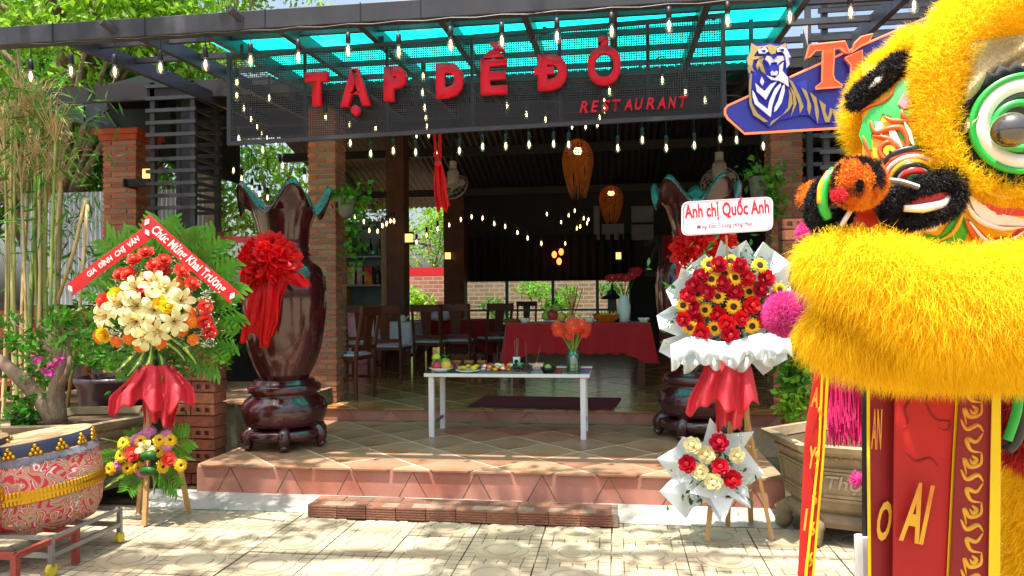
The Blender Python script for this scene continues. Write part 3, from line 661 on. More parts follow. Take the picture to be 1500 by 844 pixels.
# ---------------------------------------------------------------- corrugated fence, dark shed wall, bench
cf = MB(); a, b_ = P(30, 300, 9.2).x, P(300, 300, 9.2).x; n = 60
cf.grid(lambda u, v: (lerp(a, b_, u), 9.2+.02*math.sin(u*n*2*math.pi*.7), lerp(1.45, 3.0, v)), n*6, 1)
tag(cf.build('corrugated_fence', M('grey_corrugated_sheet', S('a9b1b6'), .45, .12, 2, metal=.2, c2=S('7c8488'), c2amt=.3), smooth=True), 'pale grey corrugated metal fence behind the bamboo', 'fence')
tag(MB().box((a-2.0, 9.26, 0), (b_+.8, 9.34, 1.5)).build('dark_fence_wall', M('dark_board', S('26221f'), .9, .4, 3, .3)), 'dark boarded wall under the corrugated fence', 'wall')
bn = thing('slatted_bench', 'red-brown wooden slatted bench behind the bamboo', 'bench', (-5.6, 7.2, 0)); m_bench = M('red_brown_wood', S('8a4126'), .6, .25, 5, .2, stretch=(1,6,6))
bx = P(-40, 480, 6.9).x; bxe = P(140, 480, 6.9).x
for py in (462, 487, 510): z = P(60, py, 6.9).z; MB().box((bx, 6.9, z-.05), (bxe, 6.93, z+.05)).build('back_slat', m_bench, bn)
for y in (6.5, 6.64, 6.78): MB().box((bx, y-.06, .68), (bxe, y+.06, .72)).build('seat_slat', m_bench, bn)
for x in (bx+.15, (bx+bxe)/2, bxe-.15):
    MB().box((x-.03, 6.935, 0), (x+.03, 6.99, 1.45)).build('leg', m_bench, bn); MB().box((x-.03, 6.46, 0), (x+.03, 6.52, .68)).build('leg', m_bench, bn); MB().box((x-.03, 6.52, .61), (x+.03, 6.935, .68)).build('seat_rail', m_bench, bn)

# ---------------------------------------------------------------- bamboo clump
bb = thing('bamboo_clump', 'clump of tall green and straw bamboo canes with dry tops', 'bamboo', (-4.75, 6.2, 0))
m_bam = M('bamboo_green', S('7d8a3a'), .4, .25, 5, c2=S('a89a58'), c2amt=.4, stretch=(1,1,.3), rand=.15); m_bamd = M('bamboo_straw', S('b39a66'), .5, .25, 5, stretch=(1,1,.3), rand=.15)
canes = [(2,160,4,1),(12,170,5,0),(22,150,6,1),(30,120,5,0),(38,190,7,1),(44,130,9,0),(52,210,6,1),(60,180,8,0),(66,240,6,1),(72,250,8,0),(80,170,6,0),(86,195,7,1),(8,220,5,0),(34,230,5,1),(48,150,5,0),(58,140,5,0),(90,240,4,0),(18,260,6,1)]
tops = []
for i, (px, pt, w, straw) in enumerate(canes):
    Y = 6.0+.5*((i*37) % 10)/10; b0 = G(px+rnd(-4,6), 640, .0); b0 = P(px+rnd(-6,4), 600, Y); top = P(px+rnd(-5,8), pt, Y)
    base = Vector((b0.x+rnd(-.04,.04), Y, 0)); c = MB(); k = 13; pts = []; rad = []; r0 = w*Y/1080*.5
    for j in range(k):
        t_ = j/(k-1); q = base.lerp(top, t_); q.x += .05*math.sin(t_*3+i); pts += [q, q+Vector((0,0,.006))]; rad += [r0*(1-.35*t_)*1.18, r0*(1-.35*t_)]
    c.tube(pts, rad, 8); c.build('cane', m_bamd if straw else m_bam, bb, smooth=True); tops.append(top)
for (x0, y0), (x1, y1) in (((85,440),(125,290)), ((98,600),(128,300)), ((70,420),(90,250))):
    MB().tube([P(x0, y0, 6.1), P((x0+x1)/2+4, (y0+y1)/2, 6.1), P(x1, y1, 6.1)], .016, 7).build('dry_cane', m_bamd, bb, smooth=True)
tw = MB()
for t_ in tops:
    for _ in range(26):
        e = t_+Vector((rnd(-.28,.28), rnd(-.2,.2), rnd(-.25,.22))); tw.tube([t_+Vector((0,0,rnd(-.3,0))), t_.lerp(e,.6)+Vector((0,0,.04)), e], [.004,.003,.001], 4, False)
tag(tw.build('dry_twig', M('straw', S('b59d6a'), .7, .25, 5), bb), kind='stuff')
pts = np.concatenate([np.array(t_)+rng.normal(size=(40,3))*np.array([.25,.2,.3]) for t_ in tops]+[np.array(t_)+rng.normal(size=(50,3))*np.array([.25,.2,.25])+np.array([0,0,-.9]) for t_ in tops[::3]])
tag(leaves('leaf_spray', pts, m_leaf, bb, (.1,.2), .14, .8), kind='stuff')
pts = np.array([list(P(rnd(85,150), rnd(280,420), 6.9)) for _ in range(110)])
tag(leaves('leaf_spray', pts, m_leaf_dark, bb, (.08,.18), .16, .8), kind='stuff')

# tree standing beside the yard, outside the frame: its high branches dapple the paving
rs = np.random.default_rng(77); ot = thing('leafy_tree', 'high branches of a yard tree that dapple the paving with shade', 'tree', (-7.0, 1.6, 0), group='trees behind the pergola')
MB().tube(spline([(-7,1.6,0),(-6.8,1.7,2.5),(-6.0,2.0,4.6),(-4.2,2.4,5.9),(-1.5,2.8,6.6),(.8,2.9,6.9)], 4), [.26-.012*i for i in range(21)], 9).build('trunk', m_bark, ot, smooth=True)
cs = [np.array([rs.uniform(-5.8,-.2), rs.uniform(1.5,4.0), rs.uniform(5.6,7.4)]) for _ in range(36)]
cs += [np.array([rs.uniform(-7.4,-3.9), rs.uniform(3.8,6.0), rs.uniform(4.9,7.2)]) for _ in range(34)]
leaves('crown', clumps(cs, [rs.uniform(.3,.6) for _ in cs], 330, 77), m_leaf, ot, (.12,.24), .5, seed=77)
random.seed(21)
# ---------------------------------------------------------------- dining chairs and tables in the hall
def make_chair(label, loc, rz):
    r = thing('dining_chair', label, 'chair', loc, rz, 'dark wooden dining chairs in the hall')
    L_ = dict(local=True)
    for sx in (-1, 1):
        MB().bar((sx*.2, .2, 0), (sx*.2, .2, .45), .04, .04).build('leg', m_wood, r, **L_)
        MB().tube(spline([(sx*.2, -.2, 0), (sx*.2, -.2, .45), (sx*.2, -.25, .8), (sx*.2, -.29, 1.02)], 3), .023, 6).build('back_post', m_wood, r, **L_)
        MB().box((sx*.2-.012, -.18, .2), (sx*.2+.012, .18, .235)).build('stretcher', m_wood, r, **L_)
    MB().box((-.23, -.2, .43), (.23, .24, .47)).build('seat', m_wood, r, bevel=.01, **L_)
    MB().box((-.2, -.17, .47), (.2, .2, .5)).build('seat_pad', m_white_cloth, r, bevel=.012, **L_)
    MB().bar((-.225, -.28, .97), (.225, -.28, .97), .035, .1).build('top_rail', m_wood, r, **L_)
    MB().bar((-.2, -.215, .56), (.2, -.215, .56), .03, .05).build('lower_rail', m_wood, r, **L_)
    MB().add([(-.06,-.225,.58),(.06,-.225,.58),(.08,-.275,.93),(-.08,-.275,.93),(-.06,-.21,.58),(.06,-.21,.58),(.08,-.26,.93),(-.08,-.26,.93)], [(0,1,2,3),(7,6,5,4),(0,4,5,1),(1,5,6,2),(2,6,7,3),(3,7,4,0)]).build('splat', m_wood, r, **L_)
    return r
for px, py, a, lab in ((534, 553, 8, 'wooden dining chair at the white clothed table, next to the brick pillar'), (572, 560, 0, 'wooden dining chair with its back across the middle of the white clothed table'),
        (633, 549, -4, 'wooden dining chair with folded white cloth behind it, at the far red table'), (672, 546, 2, 'wooden dining chair at the far red table, nearest the altar table'), (722, 540, 35, 'turned wooden dining chair between the far red table and the altar table'),
        (512, 582, 80, 'wooden dining chair seen edge-on close beside the brick pillar'), (770, 512, 180, 'far wooden dining chair behind the altar table, facing the terrace')):
    make_chair(lab, G(px, py, .392), R(a))
def cloth_table(label_t, label_c, x0, x1, y0, y1, ztop, drop, mat, corner=.16, nseg=26, waves=9):
    t = thing('dining_table', label_t, 'table', ((x0+x1)/2, (y0+y1)/2, .392))
    MB().box((x0+.03, y0+.03, ztop-.05), (x1-.03, y1-.03, ztop-.012)).build('tabletop', m_wood, t)
    for x in (x0+.1, x1-.1):
        for y in (y0+.1, y1-.1): MB().box((x-.04, y-.04, .392), (x+.04, y+.04, ztop-.05)).build('leg', m_wood, t)
    c = MB(); per = []
    def edge(a, b, n): return [(lerp(a[0],b[0],i/n), lerp(a[1],b[1],i/n)) for i in range(n)]
    cs = [(x0,y0),(x1,y0),(x1,y1),(x0,y1)]
    for i in range(4): per += [(p, min(j, nseg-j)/nseg, i) for j, p in enumerate(edge(cs[i], cs[(i+1)%4], nseg))]
    cx_, cy_ = (x0+x1)/2, (y0+y1)/2; rows = [(0, 0), (.25, .006), (.6, .014), (1, .03)]; vs = []
    for k, (f_, o_) in enumerate(rows):
        for q, (p, e, i) in enumerate(per):
            cn = max(0, 1-e*6); w = math.sin(q*2*math.pi*waves/len(per)*2+i)*.018*f_; nx, ny = [(0,-1),(1,0),(0,1),(-1,0)][i]
            dr = (drop+corner*cn+.012*math.sin(q*1.7))*f_; oo = o_+w+.05*cn*f_
            vs.append((p[0]+nx*oo+(p[0]-cx_)*.01*cn, p[1]+ny*oo, ztop-dr))
    n = len(per); fs = [(k*n+q, k*n+(q+1)%n, (k+1)*n+(q+1)%n, (k+1)*n+q) for k in range(3) for q in range(n)]
    fs = [f[::-1] for f in fs]+[tuple(range(n))]
    o = c.add(vs, fs).build('tablecloth', mat, None, smooth=False); tag(o, label_c, 'tablecloth'); return t
wx0, wx1 = P(530, 470, 10.3).x, P(602, 470, 10.3).x
cloth_table('wooden dining table under the white cloth, beside the brick pillar', 'white cloth draped over the dining table beside the brick pillar', wx0, wx1, 10.3, 11.1, 1.15, .3, m_white_cloth)
cloth_table('wooden dining table under the far red cloth behind the chairs', 'dark red cloth on the far table behind the dining chairs', P(604, 470, 11.4).x, P(716, 470, 11.4).x, 11.4, 12.2, 1.15, .42, M('dark_red_cloth', S('8d101c'), .85, .12, 6))
cloth_table('long wooden altar table under the bright red cloth', 'bright red cloth hanging over the long altar table', P(742, 470, 8.85).x, P(952, 470, 8.85).x, 8.85, 9.6, 1.185, .36, m_red_cloth, .13, 40, 14)
for px, py, lab in ((645, 492, 'crumpled white napkin cloth on the far red table'),):
    p = P(px, py, 11.3); b = MB(); b.ball((p.x, p.y, 1.22), (.16,.1,.13), 10, 7); b.v = [(v[0]+rnd(-.03,.03), v[1]+rnd(-.03,.03), max(1.152, v[2]+rnd(-.03,.03))) for v in b.v]; tag(b.build('folded_napkin', m_white_cloth, smooth=True), lab, 'napkin')
for i, (px, lab) in enumerate(((545, 'cup group of white tea ware at one end of the white clothed table'), (562, 'white teapot on the middle of the white clothed table'), (590, 'white tea cup by the far end of the white clothed table'))):
    p = P(px, 468, 10.5); t = thing('tea_pot', lab, 'teapot', (p.x, 10.5, 1.151)); MB().lathe([(.03,0),(.055,.03),(.06,.06),(.035,.095),(.012,.11)], 14, (p.x,10.5,1.151)).build('body', m_ceramic, t, smooth=True); MB().tube([(p.x+.05,10.5,1.2),(p.x+.08,10.5,1.23),(p.x+.1,10.5,1.25)], [.012,.01,.007], 6).build('spout', m_ceramic, t)

# ---------------------------------------------------------------- offerings on the altar table
AT = 1.187
def plate(label, x, y, z, r_, mat=m_ceramic, name='plate', h=.03):
    t = thing(name, label, name.replace('_', ' '), (x, y, z)); MB().lathe([(r_*.55,0),(r_*.6,.004),(r_,h),(r_*.97,h+.003),(r_*.55,.009)], 24, (x,y,z)).build('dish', mat, t, smooth=True); return t
m_apple = M('fruit_red', S('b5362c'), .35, .25, 8, coat=.2, rand=.15); m_pear = M('fruit_green', S('97ab4a'), .4, .2, 8, rand=.15); m_mango = M('fruit_yellow', S('dcb043'), .4, .15, 8, rand=.1); m_dragon = M('fruit_pink', S('c23a56'), .5, .25, 8)
def fruit(label, p, r_, mat, squash=.92, leafy=0):
    t = thing('fruit', label, 'fruit', p); MB().ball((p[0],p[1],p[2]+r_*squash), (r_,r_,r_*squash), 14, 10).build('flesh', mat, t, smooth=True)
    MB().tube([(p[0],p[1],p[2]+2*r_*squash-.004),(p[0]+.006,p[1],p[2]+2*r_*squash+.02)], .003, 5).build('stalk', m_bark_dark, t)
    if leafy:
        b = MB()
        for k in range(leafy): a = k*2.4; d = Vector((math.cos(a)*.6, math.sin(a)*.6, 1)).normalized(); q = Vector((p[0],p[1],p[2]+2*r_*squash-.01))+d*.0; b.strip([q, q+d*r_*.6, q+d*r_*1.3+Vector((math.cos(a)*.03,math.sin(a)*.03,-.01))], [.014,.02,.002], (-math.sin(a), math.cos(a), 0))
        b.build('leaf_crown', m_leaf, t)
    return t
p = P(812, 470, 9.1); plate('white fruit plate in the middle of the altar table', p.x, 9.1, AT, .15)
for dx, dy, dz, r_, m_, lab in ((-.09,.0,.02,.07,m_pear,'green pomelo at the edge of the altar fruit pile'), (-.02,-.03,.02,.075,m_apple,'red dragon fruit low in the altar fruit pile'), (.09,-.02,.02,.06,m_mango,'pale mango in the altar fruit pile'), (.03,.0,.13,.06,m_pear,'green custard apple on top of the altar fruit pile'), (-.07,.03,.12,.05,m_pear,'small green guava high in the altar fruit pile')):
    fruit(lab, (p.x+dx, 9.1+dy, AT+dz), r_, m_, leafy=3 if dz > .1 else 0)
for px, lab in ((769, 'small white bowl near the end of the altar table by the chairs'), (864, 'small white bowl beside the altar incense cup'), (943, 'white bowl at the far end of the altar table by the flower vase')):
    q = P(px, 468, 9.0); plate(lab, q.x, 9.0, AT, .075, name='bowl', h=.055)
q = P(753, 468, 9.15); t = thing('wicker_tray', 'round brown wicker tray at the corner of the altar table', 'tray', (q.x, 9.15, AT)); MB().lathe([(.13,0),(.15,.045),(.14,.045),(.12,.01)], 22, (q.x,9.15,AT)).build('rim', M('wicker', S('8a4a28'), .8, .3, 20, .6), t)
q = P(888, 468, 9.0); t = thing('offering_basket', 'orange gold paper offering basket on the altar table', 'basket', (q.x, 9.0, AT)); MB().lathe([(.1,0),(.15,.06),(.17,.1),(.15,.1),(.1,.02)], 20, (q.x,9.0,AT), fn=lambda r_,z,a,j: (r_*(1+.05*math.sin(a*8)), z+.01*math.sin(a*8) if j > 1 else z)).build('basket_wall', M('orange_foil', S('c86a22'), .35, .25, 12, metal=.3), t)
for k in range(5): MB().add([(q.x-.1+k*.04, 8.93, AT+.05), (q.x-.03+k*.04, 8.92, AT+.04), (q.x-.05+k*.04, 8.97, AT+.15)], [(0,1,2)]).build('gold_paper', M('gold_paper', S('dba51e'), .4, .2, 9), t)
q = P(897, 470, 9.3); t = thing('pagoda_lantern', 'small black pagoda shaped lantern on the altar table', 'lantern', (q.x, 9.3, AT)); qx = q.x
MB().cbox((qx,9.3,AT+.03), (.17,.17,.06)).build('base', m_blacker, t); MB().cbox((qx,9.3,AT+.17), (.11,.11,.22)).build('body', m_blacker, t); MB().lathe([(.13,0),(.145,.02),(.06,.06),(.05,.1),(.02,.12),(.01,.2)], 4, (qx,9.3,AT+.28)).build('roof', m_blacker, t)
q = P(880, 470, 8.98); vx = P(914, 470, 9.0).x
def flower_vase(label, x, y, z, prof, mat, name='flower_vase'):
    t = thing(name, label, 'vase', (x, y, z)); MB().lathe(prof, 24, (x,y,z)).build('body', mat, t, smooth=True); return t
m_vasepat = M('painted_porcelain', S('cfd9d6'), .2, .05, 6, c2=S('c6a02a'), c2amt=.42, coat=.4)
vt = flower_vase('white porcelain vase with yellow painted flowers on the altar table', vx, 9.0, AT, [(.05,0),(.055,.02),(.08,.12),(.083,.2),(.06,.28),(.045,.31),(.055,.33),(.045,.33)], m_vasepat)
q = P(838, 470, 9.0); t = thing('incense_holder', 'cup of red and green joss sticks on the altar table', 'incense', (q.x, 9.0, AT)); MB().lathe([(.03,0),(.034,.09),(.03,.09),(.027,.02)], 14, (q.x,9.0,AT)).build('cup', M('cream_glaze', S('b9ac96'), .4), t)
for k in range(9): e = Vector((q.x+rnd(-.14,.14), 9.0+rnd(-.05,.05), AT+rnd(.38,.5))); MB().tube([(q.x+rnd(-.012,.012), 9.0, AT+.03), e], .005, 5).build('joss_stick', M('joss_'+('red' if k%3 else 'gold'), S('a3342c') if k%3 else S('b79a4a'), .7), t)

# ---------------------------------------------------------------- flower shapes
def petal_ring(b, n, r0, r1, z0, z1, wid, twist=0, cup=0, tipz=None, jag=0):
    for k in range(n):
        a = 2*math.pi*(k+rnd(-.15,.15))/n+twist; c_, s_ = math.cos(a), math.sin(a); t_ = Vector((-s_, c_, 0)); q = Vector((c_, s_, 0))
        w = wid*rnd(.9,1.1); pm = q*lerp(r0,r1,.55)+Vector((0,0,lerp(z0,z1,.55)+cup)); pe = q*r1+Vector((0,0,z1)); p0 = q*r0+Vector((0,0,z0))
        b.add([p0-t_*w*.25, p0+t_*w*.25, pm+t_*w*.5, pe+t_*w*.22, pe-t_*w*.22, pm-t_*w*.5], [(0,1,2,5),(5,2,3,4)])
def rose_mesh(name, mat, r_=.045):
    b = MB()
    b.lathe([(r_*.12,.0),(r_*.3,r_*.4),(r_*.28,r_*.95),(r_*.12,r_*1.02),(.001,r_*.9)], 8)
    for i, (n, a0, a1, z0, z1, w) in enumerate(((3,.1,.42,.1,1.0,.75),(4,.15,.62,.05,.95,.85),(5,.2,.85,.0,.8,.95),(6,.2,1.05,-.1,.5,1.05))):
        petal_ring(b, n, r_*a0, r_*a1, r_*z0, r_*z1, r_*w, i*.6, r_*.12)
    return b.mesh(name, mat, True)
def daisy_mesh(name, mat, mc, r_=.045, n=18, layers=2, cr=.3, pointed=False, ch=.25):
    b = MB(); b.k = 0
    for l in range(layers):
        for k in range(n):
            a = 2*math.pi*(k+.5*l+rnd(-.2,.2))/n; q = Vector((math.cos(a), math.sin(a), 0)); t_ = Vector((-q.y, q.x, 0)); R_ = r_*rnd(.9,1.05)*(1-.14*l); w = 2*math.pi*r_/n*.6
            z = .15*r_*l; e = q*R_+Vector((0,0,z+rnd(-.1,.12)*r_)); m_ = q*R_*.62+Vector((0,0,z+.1*r_)); p0 = q*r_*cr*.7+Vector((0,0,z))
            b.add([p0, m_-t_*w*.6, e-t_*w*(.05 if pointed else .4), e+t_*w*(.05 if pointed else .4), m_+t_*w*.6], [(0,4,1),(1,4,3,2)])
    b.k = 1; b.lathe([(r_*cr,.1*r_),(r_*cr*.9,r_*ch),(r_*cr*.5,r_*ch*1.25),(.0005,r_*ch*1.1)], 10, cap=False)
    return b.mesh(name, [mat, mc], False)
def lily_mesh(name, mat, mc, r_=.1):
    b = MB()
    for k in range(6):
        a = 2*math.pi*k/6+(.0 if k%2 else .08); q = Vector((math.cos(a), math.sin(a), 0)); t_ = Vector((-q.y, q.x, 0)); w = r_*(.62 if k%2 else .5)
        prof = [(.06,0,.2),(.3,.42,.75),(.62,.58,1),(.88,.5,.72),(1.06,.3,.06)]; vs = []
        for rr, zz, ww in prof: c_ = q*rr*r_+Vector((0,0,zz*r_+(0.05 if k%2 else 0)*r_)); vs += [c_-t_*w*ww/2+Vector((0,0,.08*r_*ww)), c_, c_+t_*w*ww/2+Vector((0,0,.08*r_*ww))]
        b.add(vs, [f for i in range(4) for f in ((3*i,3*i+1,3*i+4,3*i+3),(3*i+1,3*i+2,3*i+5,3*i+4))])
    b.k = 1
    for k in range(5): a = k*1.26; e = Vector((math.cos(a)*.3*r_, math.sin(a)*.3*r_, r_*.75)); b.tube([(0,0,.05*r_), e], [.002,.002], 4); b.cbox(e, (.012,.008,.006))
    return b.mesh(name, [mat, mc], True)
m_ger = M('gerbera_orange_red', S('e8401a'), .6, .12, 9, trans=.2); m_gc = M('flower_eye_yellow', S('d8a12a'), .8, .2, 30); m_brown = M('sunflower_eye', S('3a2313'), .9, .3, 40, .5)
m_redrose = M('rose_red', S('c4122c'), .55, .2, 14, trans=.15, rand=.15); m_salmon = M('rose_salmon', S('ea4f3e'), .55, .15, 14, trans=.2, rand=.12); m_yrose = M('rose_yellow', S('f3cf24'), .55, .1, 14, trans=.2); m_crose = M('rose_cream', S('ece2ad'), .55, .08, 14, trans=.2)
m_sun = M('sunflower_yellow', S('f5be18'), .6, .12, 10, trans=.2); m_ora = M('gerbera_orange', S('ee7a1e'), .6, .12, 10, trans=.2); m_pinkd = M('flower_pink', S('dc86b4'), .6, .15, 10, trans=.2); m_lil = M('lily_cream', S('eee8a4'), .5, .06, 6, trans=.25, c2=S('dbd45a'), c2amt=.35); m_ydaisy = M('daisy_yellow', S('f2c81e'), .6, .1, 10, trans=.2)
ME = dict(gerbera=daisy_mesh('gerbera', m_ger, m_gc, .06, 20, 3, .2), red_rose=rose_mesh('rose', m_redrose), salmon_rose=rose_mesh('rose', m_salmon), yellow_rose=rose_mesh('rose', m_yrose), cream_rose=rose_mesh('rose', m_crose),
          sunflower=daisy_mesh('sunflower', m_sun, m_brown, .06, 15, 2, .36, True), orange_gerbera=daisy_mesh('gerbera', m_ora, m_gc, .045, 18, 3, .25), pink_daisy=daisy_mesh('chrysanthemum', m_pinkd, m_pinkd, .045, 18, 4, .15), yellow_daisy=daisy_mesh('gerbera', m_ydaisy, m_brown, .05, 18, 3, .24), lily=lily_mesh('lily', m_lil, M('lily_anther', S('a2682c'), .8)), red_gerbera=daisy_mesh('gerbera', M('gerbera_crimson', S('b5182c'), .6, .12, 9, trans=.2), m_gc, .06, 20, 3, .2))
def bloom(kind, name, parent, p, d, s=1.0):
    """set a flower part at world point p facing along d"""
    o = put(name, ME[kind], parent, Vector(p)-WORLD[parent], aim(d) @ Matrix.Rotation(rnd(0,6.28), 3, 'Z'), s*rnd(.92,1.08)); return o
# red flowers in the porcelain vase
for k in range(9):
    e = Vector((vx+rnd(-.17,.17), 9.0+rnd(-.1,.1), AT+rnd(.5,.62))); MB().tube([(vx+rnd(-.02,.02), 9.0, AT+.25), ((vx+e.x)/2, 9.0, AT+.42), e], .005, 5).build('stem', m_leaf, vt); bloom('red_gerbera', 'flower_head', vt, e, (rnd(-.4,.4), -1, .7), 1.05)

# ---------------------------------------------------------------- white folding table with the offerings
WT = thing('offering_table', 'low narrow white folding table on the terrace', 'table', (-.96, 6.66, .26)); tx0, tx1, ty0, ty1 = -1.70, -.23, 6.40, 6.92; TZ = .83
MB().box((tx0, ty0, TZ-.03), (tx1, ty1, TZ)).build('tabletop', m_white, WT, bevel=.004)
MB().box((tx0+.004, ty0+.004, TZ+.0005), (tx1-.004, ty1-.004, TZ+.004)).build('glass_top', M('green_glass_sheet', S('5d8a84'), .08, .05, 3, coat=.5), WT)
for x in (tx0+.06, tx1-.06):
    for y in (ty0+.045, ty1-.045): MB().box((x-.023, y-.023, .262), (x+.023, y+.023, TZ-.03)).build('leg', m_white, WT)
    MB().box((x-.012, ty0+.068, .37), (x+.012, ty1-.068, .395)).build('leg_brace', M('grey_green_steel', S('6f7f7a'), .5), WT)
TT = TZ+.005
def tp(px, y): return P(px, 545, y).x
x = tp(646, 6.52); plate('oval white plate of mixed fruit at the end of the white table', x, 6.53, TT, .115, h=.035)
for dx, dy, dz, r_, m_, lab, lf in ((-.045,.04,.012,.055,m_pear,'green mango at the back of the fruit plate on the white table',0), (-.03,-.045,.012,.045,m_dragon,'pink dragon fruit at the front of the fruit plate',5), (.055,-.04,.012,.05,m_mango,'round yellow mango at the front of the fruit plate',0), (.03,.04,.03,.05,m_pear,'green custard apple with leafy crown on the fruit plate',6), (-.045,.0,.09,.04,M('fruit_yellow_green', S('c6c33a'), .4),'yellow green fruit on top of the fruit plate pile',0), (.09,.0,.012,.03,m_apple,'small dark red plum at the side of the fruit plate',0)):
    fruit(lab, (x+dx, 6.53+dy, TT+dz), r_, m_, leafy=lf)
m_jam = M('amber_preserve', S('5a4d3c'), .2, .3, 9, coat=.4)
for px, lab in ((669, 'glass jar with orange lid nearest the fruit plate'), (687, 'middle glass jar with orange lid on the white table'), (706, 'glass jar with orange lid furthest from the fruit plate')):
    x = tp(px, 6.72); t = thing('preserve_jar', lab, 'jar', (x, 6.72, TT)); MB().lathe([(.044,0),(.046,.01),(.046,.05),(.04,.062)], 18, (x,6.72,TT)).build('jar', m_jam, t, smooth=True); MB().lathe([(.046,.0),(.047,.004),(.047,.02),(.044,.023)], 18, (x,6.72,TT+.062)).build('lid', M('orange_wood_lid', S('b0602e'), .5, .15, 9), t)
x = tp(686, 6.5); pt = plate('white plate of yellow sweets on the white table', x, 6.5, TT, .12, h=.02)
my = M('yellow_sweet', S('e0ae1c'), .4, .2, 9, rand=.2)
for k in range(14): MB().ball((x+rnd(-.09,.09), 6.5+rnd(-.05,.05), TT+.035+rnd(0,.02)), (.022,.02,.016), 8, 6).build('sweet', my, pt, smooth=True)
x = tp(738, 6.5); tr = thing('food_tray', 'brown rectangular tray of sliced fruit and sweets on the white table', 'tray', (x, 6.5, TT)); MB().box((x-.22, 6.42, TT), (x+.22, 6.6, TT+.012)).build('tray_base', M('brown_tray', S('7d6258'), .4), tr, bevel=.004)
for k in range(46):
    u = rnd(-.2,.2); c_ = random.choice(((S('e9e0d8'),'white'), (S('d02a3c'),'red'), (S('d8b03a'),'gold')) if u < .08 else ((S('4a2a26'),'brown'), (S('3b2622'),'dark'))); q = Vector((x+u, 6.51+rnd(-.06,.06), TT+.02+rnd(0,.045)))
    MB().ball((0,0,0), (.024,.012,.014), 7, 5).build('food_piece', M('food_'+c_[1], c_[0], .45, .15, 9), tr, True, True).location = q-WORLD[tr]
for k, (px, c_, lab) in enumerate(((749, S('2fa84a'), 'green wrapped sweet parcel lying on the food tray'), (763, S('3cb75c'), 'light green wrapped parcel at the back of the food tray'), (719, S('c92a2a'), 'small red tomato behind the food tray'))):
    q = P(px, 532, 6.66); MB_ = MB().ball((q.x, 6.66, TT+.05), (.035,.03,.022) if k < 2 else (.022,.022,.022), 10, 7); tag(MB_.build('sweet_parcel', M('parcel%s' % 'abc'[k], c_, .4, .2, 12), smooth=True), lab, 'sweet'); MB_
x = tp(757, 6.78); ic = thing('incense_cup', 'white paper cup holding thin incense sticks on the white table', 'incense', (x, 6.78, TT)); MB().lathe([(.03,0),(.035,.115),(.032,.115),(.028,.01)], 18, (x,6.78,TT)).build('cup', m_ceramic, ic, smooth=True); MB().lathe([(.019,0),(.018,.001)], 16, (0,0,0)).build('cup_mark', m_blacker, ic, local=True); o = ic.children[-1]; o.rotation_euler = (R(90),0,0); o.location = (0, -.0345, .075)
for dx, h_ in ((-.015,.27),(.0,.29),(.012,.28),(.004,.25)): MB().tube([(x+dx*.6,6.78,TT+.04),(x+dx*1.3,6.78,TT+h_)], .0035, 5).build('joss_stick', M('joss_wood', S('9a5a4a'), .8), ic)
for px0, py0, px1, py1, lab in ((771,525,770,503,'thin incense stick standing beside the paper cup'), (784,528,792,505,'leaning incense stick over the clear box')):
    tag(MB().tube([P(px0,py0,6.8)-Vector((0,0,.07)), P(px1,py1,6.8)], .003, 5).build('incense_stick', M('joss_wood', S('9a5a4a'), .8)), lab, 'incense')
x = tp(785, 6.72); t = thing('clear_box', 'clear plastic box on the white table behind the tray', 'box', (x,6.72,TT)); MB().box((x-.07,6.66,TT), (x+.07,6.78,TT+.065)).build('box_wall', glass('clear_plastic', (.85,.9,.92,1), .25, .1), t); MB().box((x-.06,6.67,TT+.001), (x+.06,6.77,TT+.02)).build('contents', M('box_content', S('5a4a40'), .8), t)
x = tp(803, 6.52); bw = plate('black bowl with a lime on the white table', x, 6.52, TT, .075, m_blacker, 'bowl', .04); fruit('yellow green lime in the black bowl', (x, 6.52, TT+.012), .032, m_pear)
x = tp(819, 6.55); tag(MB().box((x-.03,6.52,TT), (x+.03,6.58,TT+.03)).build('red_box', M('red_card_box', S('8c2a2c'), .5), bevel=.003), 'small dark red box beside the glass flower vase', 'box')
for px, c_, lab in ((822, S('2c9f6a'), 'flat green packet behind the small red box'), (858, S('3b7fb8'), 'stack of coloured packets at the end of the white table')):
    x = tp(px, 6.72); t = thing('packet', lab, 'packet', (x,6.72,TT))
    for k in range(3): MB().box((x-.05+.004*k,6.68,TT+.012*k), (x+.05+.004*k,6.77,TT+.012*k+.01)).build('sleeve', M('packet_'+lab.split()[1]+'abc'[k], [c_, S('b03a3a'), S('d9d9d0')][k], .5), t)
gx = tp(840, 6.6); gv = thing('glass_vase', 'clear glass vase of orange red gerberas on the white table', 'vase', (gx, 6.6, TT)); MB().lathe([(.058,0),(.06,.004),(.06,.2),(.057,.2),(.056,.008)], 22, (gx,6.6,TT), cap=False).build('glass_body', glass('vase_glass', (.86,.95,.86,1), .16), gv, smooth=True)
MB().lathe([(.054,.01),(.054,.13)], 18, (gx,6.6,TT)).build('water', glass('water_in_vase', (.75,.88,.7,1), .08), gv)
m_stem = M('stem_green', S('86a84a'), .45, .2, 5)
for k in range(20):
    a = k*2.4; e = Vector((gx+math.cos(a)*rnd(.03,.17), 6.6+math.sin(a)*rnd(.03,.12), TT+rnd(.33,.43))); b0 = Vector((gx-math.cos(a)*rnd(0,.04), 6.6-math.sin(a)*.03, TT+.012)); n_ = Vector((gx+(e.x-gx)*.22, 6.6+(e.y-6.6)*.22, TT+.2))
    MB().tube(spline([b0, n_, e], 4), .0042, 6).build('stem', m_stem, gv, smooth=True); bloom('gerbera', 'flower_head', gv, e, ((e.x-gx)*3, -.9+(e.y-6.6)*2, .55), rnd(.8,1.05))

